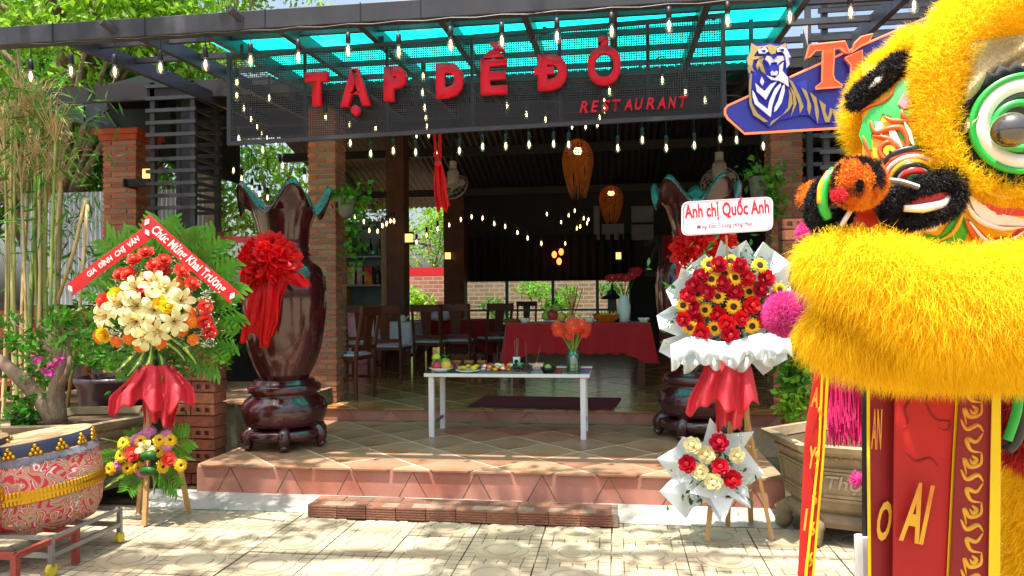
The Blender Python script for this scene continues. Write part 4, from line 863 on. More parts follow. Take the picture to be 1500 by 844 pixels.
# red door mat
m4 = [G(710, 581, .395), G(910, 584, .395), G(898, 600, .395), G(685, 596, .395)]
tag(MB().prism([(m4[3].x, m4[3].y, .393), (m4[2].x, m4[2].y, .393), (m4[1].x, m4[1].y, .393), (m4[0].x, m4[0].y, .393)], (0,0,.012)).build('door_mat', M('maroon_mat', S('6f1626'), .95, .2, 30, .5)), 'flat maroon door mat at the top of the inner step', 'mat')
random.seed(5)
# ---------------------------------------------------------------- strings of bulbs
def bulb_meshes(s, tag_):
    so_ = MB().lathe([(.008,.075),(.017,.07),(.019,.04),(.019,0)], 10).mesh('socket', m_blacker, True)
    gl = MB().lathe([(.015,0),(.016,-.015),(.03,-.05),(.031,-.07),(.02,-.095),(.0008,-.102)], 12, cap=False).mesh('bulb', m_bulb, True)
    fl = MB().lathe([(.001,-.015),(.008,-.03),(.009,-.065),(.001,-.072)], 8, cap=False).mesh('filament', m_glow)
    return so_, gl, fl
BM = bulb_meshes(1, '')
def light_string(label, bulbs, drop=.12, s=1.0, hang=None, group=None):
    """bulbs: (px, py, Y) of each lit bulb; the cable runs above them"""
    pts = [P(px, py, Y) for px, py, Y in bulbs]; r = thing('light_string', label, 'string lights', pts[0])
    tops = [p+Vector((0,0,drop+.08*s)) for p in pts] if hang is None else [Vector((p.x, p.y, hang(p))) for p in pts]
    cb = MB(); path = []
    for i in range(len(tops)-1):
        a, b = tops[i], tops[i+1]; path += [a, a.lerp(b,.5)+Vector((0,0,-.03*(b-a).length))]
    path.append(tops[-1]); cb.tube(path, .0045, 5).build('cable', m_blacker, r)
    for p, t_ in zip(pts, tops):
        MB().tube([t_, p+Vector((0,0,.12*s))], .0035, 5).build('drop_wire', m_blacker, r)
        so_ = put('socket', BM[0], r, p+Vector((0,0,.05*s))-WORLD[r], None, s); gl = put('bulb', BM[1], r, p+Vector((0,0,.05*s))-WORLD[r], None, s); put('filament', BM[2], gl)
    return r
FY = BY-.07
light_string('string of clear bulbs hanging along the front beam of the pergola', [(x, y, FY) for x, y in ((45,112),(104,104),(168,105),(235,99),(301,95),(367,89),(437,84),(510,74),(584,76),(660,66),(735,60),(816,54),(896,46),(980,38),(1066,31),(1157,25),(1246,18),(1339,9))], hang=lambda p: 3.385)
light_string('row of glowing bulbs hanging just below the name board', [(x, y, 6.3) for x, y in ((513,210),(543,225),(576,221),(609,223),(639,226),(673,221),(707,215),(741,214),(775,212),(811,211),(833,212),(905,217),(941,205),(976,217),(1017,213),(1055,203),(1079,205),(1118,214))], drop=.3, s=.85)
light_string('string of bulbs seen through one end of the perforated name board, running back', [(347,121,5.6),(347,140,6.0),(357,159,6.4),(368,175,6.9),(377,186,7.3),(384,196,7.8),(391,203,8.3),(404,209,8.9)], s=.9, hang=lambda p: p.z+.1)
light_string('short drooping string of bulbs between the slatted tower and the brick pillar', [(338,184,6.1),(350,203,6.3),(385,220,6.6),(414,243,6.9),(446,261,7.3)], drop=.25, s=.9)
light_string('string of bulbs behind the first word of the name board', [(394,144,6.0),(477,172,6.6),(512,183,7.0),(550,188,7.4)], s=.9)
light_string('string of bulbs running back behind the middle of the name board', [(620,112,5.6),(619,136,6.0),(622,158,6.5),(624,173,7.0),(625,185,7.5),(628,198,8.1),(610,199,8.8)], s=.9, hang=lambda p: p.z+.1)
light_string('string of bulbs behind the last letter of the name board', [(893,134,5.8),(885,150,6.3),(885,161,6.8),(878,173,7.3),(875,183,7.9),(858,186,8.5),(838,186,9.1)], s=.9, hang=lambda p: p.z+.1)
light_string('string of bulbs behind the word restaurant on the board', [(743,155,6.5),(771,168,6.8),(799,176,7.1),(970,118,5.9),(1004,135,6.1),(1033,147,6.3),(1062,155,6.5)], s=.9)
light_string('long sagging string of bulbs across the middle of the hall', [(x, y, 11.0) for x, y in ((610,355),(625,345),(641,336),(658,330),(675,322),(691,318),(707,320),(724,328),(740,332),(758,341),(773,349),(793,357))], drop=.05, s=1.0)
light_string('cluster string of bulbs in front of the dark back wall', [(x, y, 13.0) for x, y in ((801,314),(822,326),(833,316),(842,309),(855,320),(862,322),(860,327),(850,332),(845,335),(828,357))], drop=.05, s=1.0)
light_string('string of bulbs over the bottle shelf by the brick pillar', [(x, y, 10.2) for x, y in ((520,318),(533,325),(541,338),(553,339),(560,331),(566,328),(572,324),(577,324))], drop=.35, s=1.0)
light_string('string of bulbs over the side dining area behind the big vase', [(x, y, 8.6) for x, y in ((342,250),(354,262),(369,277),(380,285),(392,290),(421,284),(439,284))], drop=.4, s=1.0)

# ---------------------------------------------------------------- woven lanterns
m_rattan = M('rattan', S('c9782e'), .7, .3, 9, trans=.45)
def lantern(label, px, py0, py1, wpx, Y):
    top = P(px, py0, Y); bot = P(px, py1, Y); h = top.z-bot.z; w = wpx*Y/1080/2; t = thing('woven_lantern', label, 'lantern', bot)
    cap = MB()
    for i in range(11):
        a = i/10*math.pi/2; z = top.z-h*.32*(1-math.cos(a)); cap.tube([(px_, py_, z) for px_, py_ in [(top.x+w*math.sin(a)*math.cos(q*math.pi/12), Y+w*math.sin(a)*math.sin(q*math.pi/12)) for q in range(25)]], .006, 4, False)
    for q in range(26):
        a = q*2*math.pi/26; cap.tube([(top.x+w*math.sin(k*math.pi/12)*math.cos(a+.25*k*(1 if q%2 else -1)/6), Y+w*math.sin(k*math.pi/12)*math.sin(a+.25*k*(1 if q%2 else -1)/6), top.z-h*.32*(1-math.cos(k*math.pi/12))) for k in range(1,7)], .006, 4, False)
    cap.build('woven_cap', m_rattan, t)
    st = MB()
    for q in range(150):
        a = rnd(0, 6.28); k0 = w*rnd(.9,1.02); e = rnd(.45,1.0); tw = rnd(-.5,.5); L_ = []
        for k in range(6):
            u = k/5*e; rr = k0*(1-.55*u**1.8)*(1+.03*math.sin(u*9+q)); L_.append((top.x+rr*math.cos(a+tw*u), Y+rr*math.sin(a+tw*u), top.z-h*.30-h*.7*u))
        st.tube(L_, [.006,.006,.005,.005,.004,.002], 4, False)
    st.build('straw_fringe', m_rattan, t)
    lamp = MB().ball((top.x, Y, top.z-h*.2), (w*.28,w*.28,h*.07), 12, 8).build('lamp', emitter('lantern_lamp', (1,.68,.3,1), 2.2), t, smooth=True)
    MB().tube([(top.x, Y, top.z-h*.13), (top.x, Y, 4.4)], .006, 5).build('cord', m_blacker, t)
lantern('larger woven rattan lantern hanging in the hall', 846, 204, 292, 44, 9.2)
lantern('smaller woven rattan lantern hanging further inside the hall', 895, 272, 328, 34, 11.5)
for px, py, lab in ((599, 349, 'small lit box lantern on the brown pillar'), (656, 375, 'dim box lantern on the far brown pillar'), (906, 375, 'small lit box lantern on the dark back wall')):
    Y = 11.1 if px < 600 else 14.3; p = P(px, py, Y); t = thing('box_lantern', lab, 'lamp', p); MB().cbox(p, (.1,.08,.13)).build('lamp_glass', m_glow_soft, t); MB().cbox(p+Vector((0,0,.08)), (.14,.12,.03)).build('lamp_cap', m_blacker, t); MB().cbox(p+Vector((0,.05,-.08)), (.12,.16,.03)).build('bracket', m_blacker, t)
for px, py, lab in ((812,373,'small orange glowing lamp low on the back wall'), (822,369,'upper orange glowing lamp of the three on the back wall'), (819,383,'lowest orange glowing lamp of the three on the back wall')):
    p = P(px, py, 14.6); t = thing('red_lamp', lab, 'lamp', p); MB().ball(p, (.05,.05,.07), 10, 8).build('shade', emitter('orange_lamp', (1,.2,.04,1), 1.5), t, smooth=True); MB().tube([p+Vector((0,0,.07)), p+Vector((0,0,.9))], .006, 5).build('cord', m_blacker, t)

# ---------------------------------------------------------------- wall fans, hanging red ribbon
def fan(label, px, py, Y, tilt, w):
    c = P(px, py, Y); t = thing('ceiling_fan', label, 'fan', c); m_f = M('grey_beige_plastic', S('a39a90'), .5); r_ = w*Y/1080/2
    rot = Matrix.Rotation(tilt, 3, 'Y') @ Matrix.Rotation(R(55), 3, 'X')
    g_ = MB()
    for rr, z in ((r_,0),(r_*.85,.05),(r_*.6,.07),(r_*.85,-.04),(r_*.3,.08)): g_.tube([rot @ Vector((rr*math.cos(k*math.pi/12), rr*math.sin(k*math.pi/12), z))+c for k in range(25)], .005, 4, False)
    for k in range(18): a = k*math.pi/9; g_.tube([rot @ Vector((rr*math.cos(a), rr*math.sin(a), z))+c for rr, z in ((r_*.1,.08),(r_*.6,.07),(r_,0))], .003, 4, False)
    g_.build('guard', m_f, t)
    for k in range(3): a = k*2.094; d_ = rot @ Vector((math.cos(a), math.sin(a), .1)); s_ = rot @ Vector((-math.sin(a), math.cos(a), .35)); MB().strip([c+d_*r_*.1, c+d_*r_*.5, c+d_*r_*.85], [r_*.15,r_*.4,r_*.3], s_).build('blade', m_f, t)
    MB().lathe([(.03,-.1),(.07,-.08),(.08,.0),(.08,.12),(.05,.16)], 14, (c.x, c.y, c.z+.08)).build('motor', m_f, t, smooth=True); MB().tube([(c.x,c.y,c.z+.2),(c.x,c.y,c.z+.34)], .05, 10).build('mount', m_f, t); MB().tube([(c.x,c.y,c.z+.34),(c.x,c.y,4.2)], .02, 8).build('drop_rod', m_blacker, t)
fan('grey fan hanging behind the red ribbon', 664, 274, 9.6, R(-20), 46)
fan('grey fan hanging above the vase behind the name card', 1054, 266, 8.8, R(-22), 52)
rb = thing('red_ribbon', 'knotted red cloth ribbon hanging below the name board', 'ribbon', P(645, 310, 6.1))
def rp(px, py, dy=0): return P(px, py, 6.1+dy)
def folds(nm, rows, mat, par, k=9, amp=.02, ph=0):
    """pleated cloth through rows of (px_left, px_right, py) at Y of the row"""
    b = MB(); b.grid(lambda u, v: tuple(_row(rows, v, u)+Vector((0, amp*math.sin(u*k+ph)+amp*.4*math.sin(u*k*2.7+v*5), 0))), 28, 18); return b.build(nm, mat, par, smooth=True, solid=.003)
def _row(rows, v, u):
    f_ = v*(len(rows)-1); i = min(int(f_), len(rows)-2); t_ = f_-i; a, b = rows[i], rows[i+1]; Y = lerp(a[3], b[3], t_); jag = 0
    return P(lerp(lerp(a[0],a[1],u), lerp(b[0],b[1],u), t_), lerp(a[2],b[2],t_)+(lerp(a[4],b[4],t_)*math.sin(u*11+1) if len(a) > 4 else 0), Y)
folds('ribbon_loop', [(635,638,195,6.05),(636,640,225,6.05),(638,646,240,6.05)], m_red_tulle, rb, 4, .008); folds('ribbon_loop', [(642,647,195,6.08),(642,647,225,6.08),(639,646,240,6.08)], m_red_tulle, rb, 4, .008)
folds('ribbon_tail', [(637,647,238,6.06,0),(635,653,262,6.06,0),(636,656,285,6.06,0),(641,660,306,6.06,5)], m_red_tulle, rb, 12, .018)
MB().ball(P(642, 240, 6.05), (.032,.03,.03), 10, 7).build('knot', m_red_tulle, rb, smooth=True)

# ---------------------------------------------------------------- bottle shelf in the hall
sh = thing('bottle_shelf', 'glass fronted bottle shelf beside the brick pillar inside the hall', 'shelf', P(535, 455, 12.2)); x0, x1 = P(505, 400, 12.2).x, P(560, 400, 12.2).x
zz = [P(535, py, 12.2).z for py in (452, 418, 376, 330)]; m_sh = M('shelf_grey', S('8b8f92'), .4)
MB().box((x0,12.5,.392), (x1,12.53,zz[3]+.1)).build('shelf_back', M('mirror_back', S('5f7f7a'), .15, .3, 3), sh)
for z in zz: MB().box((x0,12.2,z-.015), (x1,12.5,z+.015)).build('shelf_board', m_sh, sh)
for x in (x0, x1): MB().box((x-.02,12.2,.392), (x+.02,12.5,zz[3]+.1)).build('upright', M('brass_edge', S('a58f52'), .4), sh)
MB().box((x0,12.18,.392), (x1,12.21,zz[0]-.02)).build('front_panel', M('pink_floral_panel', S('c9486e'), .6, .3, 6, c2=S('e6c3cf'), c2amt=.5), sh)
m_b = [M('bottle_dark', S('15191a'), .1, .2, 3, coat=.5), M('bottle_green', S('1d3a24'), .1, .2, 3, coat=.5)]
bl = MB().lathe([(.035,0),(.038,.01),(.038,.17),(.015,.22),(.013,.3),(.016,.3)], 12)
bmes = [bl.mesh('bottle', m_, True) for m_ in m_b]
cols = ['first dark wine bottle', 'second dark wine bottle', 'third dark wine bottle', 'fourth dark wine bottle']
for i in range(4):
    x = lerp(x0+.08, x1-.08, i/3); o = put('wine_bottle', bmes[i%2], None, (x, 12.32, zz[2]+.016)); tag(o, ['dark wine bottle at the pillar end of the upper glass shelf','green wine bottle second from the pillar on the upper glass shelf','dark wine bottle third from the pillar on the upper glass shelf','green wine bottle at the brass edge of the upper glass shelf'][i], 'bottle', 'bottles on the glass shelf')
tag(put('wine_bottle', bmes[0], None, (x1-.1, 12.3, zz[1]+.016), None, 1.1), 'single dark wine bottle on the lower shelf beside coloured boxes', 'bottle')
for i, (c_, lab) in enumerate(((S('d8d7a0'), 'pale yellow gift box on the lower shelf'), (S('c9b8b0'), 'white and red gift box in the middle of the lower shelf'), (S('d9962a'), 'orange gift box on the lower shelf'))):
    x = lerp(x0+.1, x1-.3, i/2); tag(MB().box((x-.09,12.28,zz[1]+.016), (x+.09,12.4,zz[1]+.33)).build('gift_box', M('gift_box_'+'abc'[i], c_, .5, .15, 9, c2=S('b02a2a') if i else None), bevel=.004), lab, 'box')
rr_ = tag(MB().box((P(596, 405, 19).x, 19.0, P(596, 405, 19).z), (P(652, 398, 19).x, 19.3, P(652, 397, 19).z+.1)).build('red_awning', M('red_awning_cloth', S('b81c26'), .6)), 'far red awning edge seen between the brown pillars', 'awning')
random.seed(31)
# ---------------------------------------------------------------- giant lacquer vases with red bows
m_lac = M('maroon_lacquer', S('3a1216'), .14, .45, 2.2, .02, spec=.6, coat=.45, c2=S('4a171b'), c2amt=.45, stretch=(1.4,1.4,.35)); m_verd = M('verdigris_glaze', S('3c504c'), .45, .4, 5, coat=.3, c2=S('2a2c2c'), c2amt=.4); m_rosew = M('rosewood_stand', S('3d1418'), .2, .35, 4, coat=.5, spec=.6)
def vase(label, cx, cy, s, rim_phase):
    t = thing('giant_vase', label, 'vase', (cx, cy, .262)); k = .00574*s; z0 = .262
    def pr(l): return [(r_*k, (668-y)*k) for r_, y in l]
    st = MB()
    MBs = MB().lathe(pr([(30,640),(48,638),(56,634),(60,622),(62,612),(57,600),(48,594),(47,590),(52,588),(53,580),(50,577),(44,575),(43,570),(36,569)]), 48, (cx,cy,z0)).build('stand', m_rosew, t, smooth=True)
    b = MB()
    for q in range(6):
        a = q*2*math.pi/6+rim_phase; c_, s_ = math.cos(a), math.sin(a); path = [Vector((cx+rr*k*c_, cy+rr*k*s_, z0+(668-y)*k)) for rr, y in ((40,638),(54,642),(60,650),(58,660),(62,666))]
        b.tube(spline(path, 3), [x*k for x in (9,9,9,9,9,9,9,8,8,7,7,7,7)], 8)
    b.lathe(pr([(52,640),(60,642),(61,648),(56,653),(40,652)]), 40, (cx,cy,z0), fn=lambda r_,z,a,j: (r_, z-.02*s*abs(math.sin((a-rim_phase)*3))**.7 if j >= 2 else z)); b.build('stand_feet', m_rosew, t, smooth=True)
    body = pr([(34,572),(36,566),(45,548),(53,525),(58,495),(61,465),(62,440),(60,420),(54,406),(44,398),(38,393),(37,389),(40,386),(37,383),(36,372),(37,355),(41,338),(47,322)])
    MB().lathe(body, 64, (cx,cy,z0), cap=False).build('body', m_lac, t, smooth=True)
    def lip(r_, z, a, j):
        w = [0,.3,.65,1,1][j]; return (r_*(1+.07*w*math.cos(5*(a+rim_phase))), z+21*k*w*math.cos(5*(a+rim_phase)))
    lp = pr([(47,322),(53,312),(59,305),(63,304),(66,309)])
    rim = MB().lathe(lp, 80, (cx,cy,z0), fn=lip, cap=False).build('rim', m_lac, t, smooth=True)
    inn = pr([(45.5,322),(51.5,312),(57.5,304),(62,302.5),(65.5,308)]); MB().lathe(inn, 80, (cx,cy,z0), fn=lip, cap=False).build('rim_glaze', m_verd, rim, smooth=True)
    MB().lathe(pr([(45,322),(39,338),(35,355),(34,372)]), 48, (cx,cy,z0), cap=True).build('throat', m_verd, rim, smooth=True)
    return t, k
def ruffle(b, c, n, rad, up):
    """one crumpled gauze petal: a fan with wavy rim standing out along n"""
    n = Vector(n).normalized(); a = n.orthogonal().normalized(); a.rotate(Matrix.Rotation(rnd(0,6.28), 3, n)); e = n.cross(a); ph = rnd(0,6.28); R_ = rad*rnd(.8,1.2)
    vs = [c]; N = 20
    for ring, (q, h_) in enumerate(((.45,.55),(.8,.8),(1,.72))):
        for i in range(N):
            t_ = 2*math.pi*i/N; w = math.sin(t_*5+ph)*.30*q+rnd(-.12,.12); vs.append(c+(a*math.cos(t_)+e*math.sin(t_))*R_*q*(1+.3*w)+n*R_*(h_*q+w*.9))
    fs = [(0,1+i,1+(i+1)%N) for i in range(N)]+[(1+r_*N+i,1+(r_+1)*N+i,1+(r_+1)*N+(i+1)%N,1+r_*N+(i+1)%N) for r_ in range(2) for i in range(N)]
    b.add(vs, fs)
def bow(label, px, py, Y, rpx, tails):
    c = P(px, py, Y); r_ = rpx*Y/1080; t = thing('red_bow', label, 'bow', c)
    for k in range(58):
        a = k*2.399; q = math.sqrt((k+.5)/58); d_ = Vector((math.cos(a)*q*1.05, -math.sqrt(max(.04,1-q*q))*.75, math.sin(a)*q*.8)); b = MB()
        ruffle(b, c+d_*r_*.62, d_+Vector((rnd(-.3,.3),0,rnd(-.3,.3))), r_*.30, 1); b.build('bow_loop', m_red_tulle, t, smooth=True)
    for rows, kk, am in tails: folds('bow_tail', rows, m_red_tulle, t, kk, am)
    return t
vL, kL = vase('giant maroon lacquer vase with a frilled rim beside the lily flower stand', -2.81, 5.98, 1.0, R(54))
vR, kR = vase('giant maroon lacquer vase behind the sunflower stand', .72, 6.75, 1.03, R(60))
yb = 5.5
bow('big red gauze bow tied on the vase beside the lily stand', 397, 382, yb, 52, [
    ([(372,425,410,yb-.05,0),(362,412,440,yb-.08,0),(357,408,470,yb-.08,0),(352,404,496,yb-.06,8)], 16, .022), ([(385,412,405,yb-.1,0),(384,410,440,yb-.13,0),(382,408,470,yb-.12,0),(381,396,505,yb-.1,5)], 11, .02), ([(405,440,400,yb-.06,0),(418,452,412,yb-.04,0),(440,456,420,yb-.02,3)], 9, .012), ([(352,380,400,yb-.02,0),(350,368,425,yb,0),(350,358,440,yb,4)], 9, .012)])
yr = 6.28
bow('big red gauze bow tied on the vase behind the sunflower stand', 1030, 365, yr, 50, [([(990,1040,385,yr-.05,0),(992,1036,420,yr-.06,0),(990,1030,460,yr-.05,6)], 16, .022)])
random.seed(41)
# ---------------------------------------------------------------- leaf shapes used in the arrangements
def palm_mesh(n=12, w=.40):
    b = MB(); b.tube([(0,0,0),(0,.01,.5),(0,0,1)], [.012,.009,.004], 5, False)
    for i in range(n):
        t_ = .12+.86*i/n; L_ = w*(math.sin(min(1,t_*1.15)*math.pi*.78)**.6)
        for s_ in (-1, 1):
            p = Vector((0,0,t_)); d_ = Vector((s_*.86, 0, .5)).normalized(); e = p+d_*L_*rnd(.92,1.05)+Vector((0,-.03*rnd(0,1),0)); m_ = p.lerp(e,.5)+Vector((0,.02,0)); w_ = Vector((-d_.z*s_*0,0,1))*.042
            b.add([p-w_*.3, p+w_*.3, m_+w_, e+w_*.35, e-w_*.35, m_-w_], [(0,1,2,5),(5,2,3,4)])
    return b.mesh('palm_leaf', m_palm)
def strap_mesh():
    b = MB(); rows = [(0,.12,0),(.25,.2,.05),(.5,.22,.06),(.75,.15,.02),(1,.005,-.06)]; vs = []
    for t_, w, y in rows: vs += [(-w/2, y+.02, t_), (-w*.16, y, t_), (w*.16, y, t_), (w/2, y+.02, t_)]
    for i in range(4):
        for c in range(3): b.k = 1 if c == 1 else 0; o = 4*i+c; b.f.append((o,o+1,o+5,o+4)); b.m.append(b.k)
    b.v = vs; return b.mesh('striped_leaf', [M('dracaena_green', S('2e5a22'), .35, .15, 5, coat=.2), M('dracaena_yellow', S('a9bf3a'), .4, .15, 5)], False)
PALM, STRAP = palm_mesh(), strap_mesh()
def frond(me, name, parent, p, tip, roll=0, width=1.0):
    p = Vector(p); d_ = Vector(tip)-p; L_ = d_.length; z_ = d_.normalized(); y_ = Vector((0,1,.15)); y_ = (y_-z_*y_.dot(z_)).normalized(); x_ = y_.cross(z_); m = Matrix((x_, y_, z_)).transposed() @ Matrix.Rotation(roll, 3, 'Z')
    return put(name, me, parent, p-WORLD[parent], m, (L_*width, L_, L_))
def sprigs(parent, pts, name='filler_sprig'):
    """tiny white filler blossom and thin stalks"""
    b = MB()
    for p in pts:
        for _ in range(7): q = Vector(p)+Vector((rnd(-.05,.05), rnd(-.03,.01), rnd(-.05,.05))); b.tube([Vector(p)+Vector((0,.05,-.02)), q], [.0012,.001], 3, False); b.ball(q, .0045, 5, 4)
    return tag(b.build(name, M('filler_white', S('c9c8b8'), .8, .1, 5), parent), kind='stuff')
def wood_leg(parent, a, b, w=.03): return MB().bar(a, b, w, w*.8, (0,1,0)).build('leg', m_wood_pale, parent)
def ribbon(parent, a, b, wpx, Y, key, mat, tmat, inset, th, notch_end='b'):
    """flat printed ribbon between two pixels, lettering along it"""
    p, q = P(*a, Y), P(*b, Y-.02); e = (q-p); L_ = e.length; ex = e/L_; n = Vector((0,-1,0)); n = (n-ex*n.dot(ex)).normalized(); up = n.cross(ex); w = wpx*Y/1080*1.03
    if up.z < 0: up = -up
    m = MB(); N = 12; vs = []
    for i in range(N+1):
        t_ = i/N; c = p.lerp(q, t_)+n*(.02*math.sin(t_*math.pi)); nb = 0
        vs += [c-up*w/2, c+n*.004, c+up*w/2]
    s_ = -1 if notch_end == 'a' else 1; i = 0 if notch_end == 'a' else N; vs[3*i+1] = vs[3*i+1]-ex*s_*w*.45
    m.add(vs, [f for i in range(N) for f in ((3*i,3*i+1,3*i+4,3*i+3),(3*i+1,3*i+2,3*i+5,3*i+4))]); r_ = m.build('ribbon', mat, parent, solid=.002)
    t0, t1 = inset; fit_text(key, 'ribbon_lettering', tmat, r_, p.lerp(q,t0)-up*th*.5+n*.026, p.lerp(q,t1)-up*th*.5+n*.026, up, th)
    for t_ in (.035, .965): c = p.lerp(q, t_)+n*.012; MB().add([c-up*w*.28, c+up*w*.05-ex*w*.2, c+up*w*.32, c+up*w*.05+ex*w*.2], [(0,1,2,3)]).build('ribbon_mark', tmat, r_)
    return r_
m_ribbon = M('red_ribbon_satin', S('c41f24'), .35, .1, 4); m_rib_txt = M('ribbon_print', S('f2d3cc'), .5, .03, 4)

# ---------------------------------------------------------------- lily stand
LY = 4.62
ls = thing('flower_stand', 'tall flower stand of cream lilies and palm leaves with two red ribbons', 'flower stand', (-3.05, LY+.1, 0))
def l(px, py, dy=0.): return P(px, py, LY+dy)
wood_leg(ls, G(212, 770), l(222, 520, .06)); wood_leg(ls, G(277, 752), l(236, 545, .08)); wood_leg(ls, G(203, 752), l(220, 560, .12))
MB().ball(l(222, 455, .1), (.2,.09,.24), 14, 10).build('foam_core', M('foam_green', S('2a4420'), .9, .3, 9), ls, smooth=True)
for i, (a, b, tx, ty, w) in enumerate(((225,440,172,345,.9),(228,430,205,330,.95),(232,430,240,318,1),(236,430,272,328,.95),(240,440,300,352,.9),(245,450,335,372,.9),(250,460,350,405,.9),(250,470,352,452,.9),(248,480,346,498,.85),(240,490,325,540,.8),(215,440,148,385,.9),(212,450,122,420,.7),(212,470,130,470,.7),(215,490,150,520,.7),(225,500,190,560,.7),(230,500,268,556,.7),(225,440,150,345,.8),(240,440,322,345,.7),(222,500,165,548,.7))):
    frond(PALM, 'palm_leaf', ls, l(a, b, .13+.008*(i%4)), l(tx, ty, .1+.02*(i%3)), rnd(-.25,.25), w)
for a, b, tx, ty in ((215,505,188,552),(222,505,208,556),(230,505,240,560),(240,500,275,530),(250,495,292,535),(246,430,300,408),(215,425,160,408),(255,450,312,430),(210,500,172,545)): frond(STRAP, 'striped_leaf', ls, l(a, b, .02), l(tx, ty, -.05), rnd(-.3,.3))
def zl(x, y): return (90+x/3.67, 310+y/3.67)
c0 = l(222, 455, .22)
def face(p): d_ = Vector(p)-c0; d_.y -= .14; return d_
def stick(lst, kind, nm, par, dy, s, fn, zf):
    for x, y in lst: q = zf(x, y); p = fn(q[0], q[1], dy+rnd(-.02,.02)); bloom(kind, nm, par, p, face_for[par](p), s)
face_for = {ls: face}
stick([(460,230),(398,270),(550,270),(503,298),(545,325),(325,345),(370,342),(645,325),(697,390),(240,482),(765,512),(765,590),(790,645)], 'salmon_rose', 'rose', ls, -.05, 1.15, l, zl)
stick([(408,420),(505,400),(555,430),(330,505),(410,510),(500,530),(255,560),(405,590),(460,665),(520,640),(605,590),(640,480)], 'lily', 'lily', ls, -.15, .95, l, zl)
stick([(305,455),(572,510),(240,655),(540,490)], 'yellow_rose', 'rose', ls, -.16, 1.25, l, zl)
stick([(342,577),(625,388),(668,455),(695,545),(700,595),(645,640),(710,688),(198,675),(295,700),(360,685),(425,725),(530,705),(212,585),(490,575),(450,355)], 'orange_gerbera', 'gerbera', ls, -.1, 1.05, l, zl)
stick([(440,440),(480,435),(470,385)], 'red_rose', 'rose', ls, -.17, .8, l, zl)
sprigs(ls, [l(*zl(rnd(200,820), rnd(250,720)), -.06) for _ in range(60)])
pts = np.array([list(l(225+random.gauss(0,48), 460+random.gauss(0,48), rnd(-.02,.12))) for _ in range(900)]); tag(leaves('filler_leaf', pts, m_leaf_dark, ls, (.03,.07), .4), kind='stuff')
pts = np.array([list(l(rnd(120,170), rnd(430,540), rnd(0,.12))) for _ in range(260)]); tag(leaves('filler_leaf', pts, m_leaf, ls, (.03,.06), .35), kind='stuff')
ribbon(ls, (101, 426), (222, 338), 21, LY-.17, 'gia', m_ribbon, m_rib_txt, (.26,.88), .055, 'a')
ribbon(ls, (212, 322), (346, 438), 22, LY-.19, 'chuc', m_ribbon, m_rib_txt, (.12,.9), .085)
def drape(parent, name, rows, mat, k, amp, fn_Y, nu=40, nv=14):
    """hanging wrap of thin cloth: rows of (px_left, px_right, py, depth offset, wave)"""
    b = MB()
    def f_(u, v):
        g_ = v*(len(rows)-1); i = min(int(g_), len(rows)-2); t_ = g_-i; A, B = rows[i], rows[i+1]; w = lerp(A[4],B[4],t_)
        p = P(lerp(lerp(A[0],A[1],u), lerp(B[0],B[1],u), t_), lerp(A[2],B[2],t_)+w*7*math.sin(u*k*.5+1)+w*4*math.sin(u*k*1.3), fn_Y+lerp(A[3],B[3],t_)+amp*w*math.sin(u*k)-.07*math.sin(u*math.pi))
        return tuple(p)
    b.grid(f_, nu, nv); return b.build(name, mat, parent, smooth=True, solid=.002)
drape(ls, 'coral_wrap', [(205,248,535,.0,.2),(185,268,555,-.03,.7),(160,284,575,-.06,1.1),(158,286,598,-.08,1.3)], m_coral, 22, .05, LY+.02)
drape(ls, 'coral_wrap', [(212,246,560,.02,.2),(208,262,590,-.0,.7),(214,254,622,-.02,1)], m_coral, 17, .04, LY+.02)
# small arrangement on the same stand
c1 = l(214, 672, .2)
MB().ball(l(214, 668, .06), (.13,.06,.09), 12, 8).build('foam_core', M('foam_green', S('2a4420'), .9, .3, 9), ls, smooth=True)
for i, (tx, ty) in enumerate(((150,640),(147,672),(155,715),(185,722),(228,725),(262,718),(290,672),(280,640),(240,628),(190,630))): frond(STRAP if i%2 == 0 else PALM, 'striped_leaf' if i%2 == 0 else 'palm_leaf', ls, l(214, 668, .06), l(tx, ty, -.02), rnd(-.4,.4), 1 if i%2 == 0 else .8)
face_for[ls] = lambda p: (Vector(p)-c1)+Vector((0,-.12,.02))
def zs(x, y): return (x/3.459, 600+y/3.459)
stick([(615,235),(650,295),(800,210),(808,155),(825,288),(915,282),(705,295),(562,300),(630,170),(860,155),(715,160)], 'yellow_daisy', 'gerbera', ls, -.03, .95, l, zs)
stick([(725,130),(760,110),(655,190),(600,278),(850,185),(722,318),(845,130),(690,150)], 'pink_daisy', 'chrysanthemum', ls, -.02, .9, l, zs)
stick([(680,225),(853,250)], 'salmon_rose', 'rose', ls, -.06, 1.1, l, zs); stick([(740,205)], 'lily', 'lily', ls, -.06, .6, l, zs)
for y in (668, 690): MB().tube([l(210, y, -.1), l(219, y-1, -.115), l(228, y, -.1)], [.03,.032,.03], 10).build('leaf_roll', m_leaf_dark, ls, smooth=True)

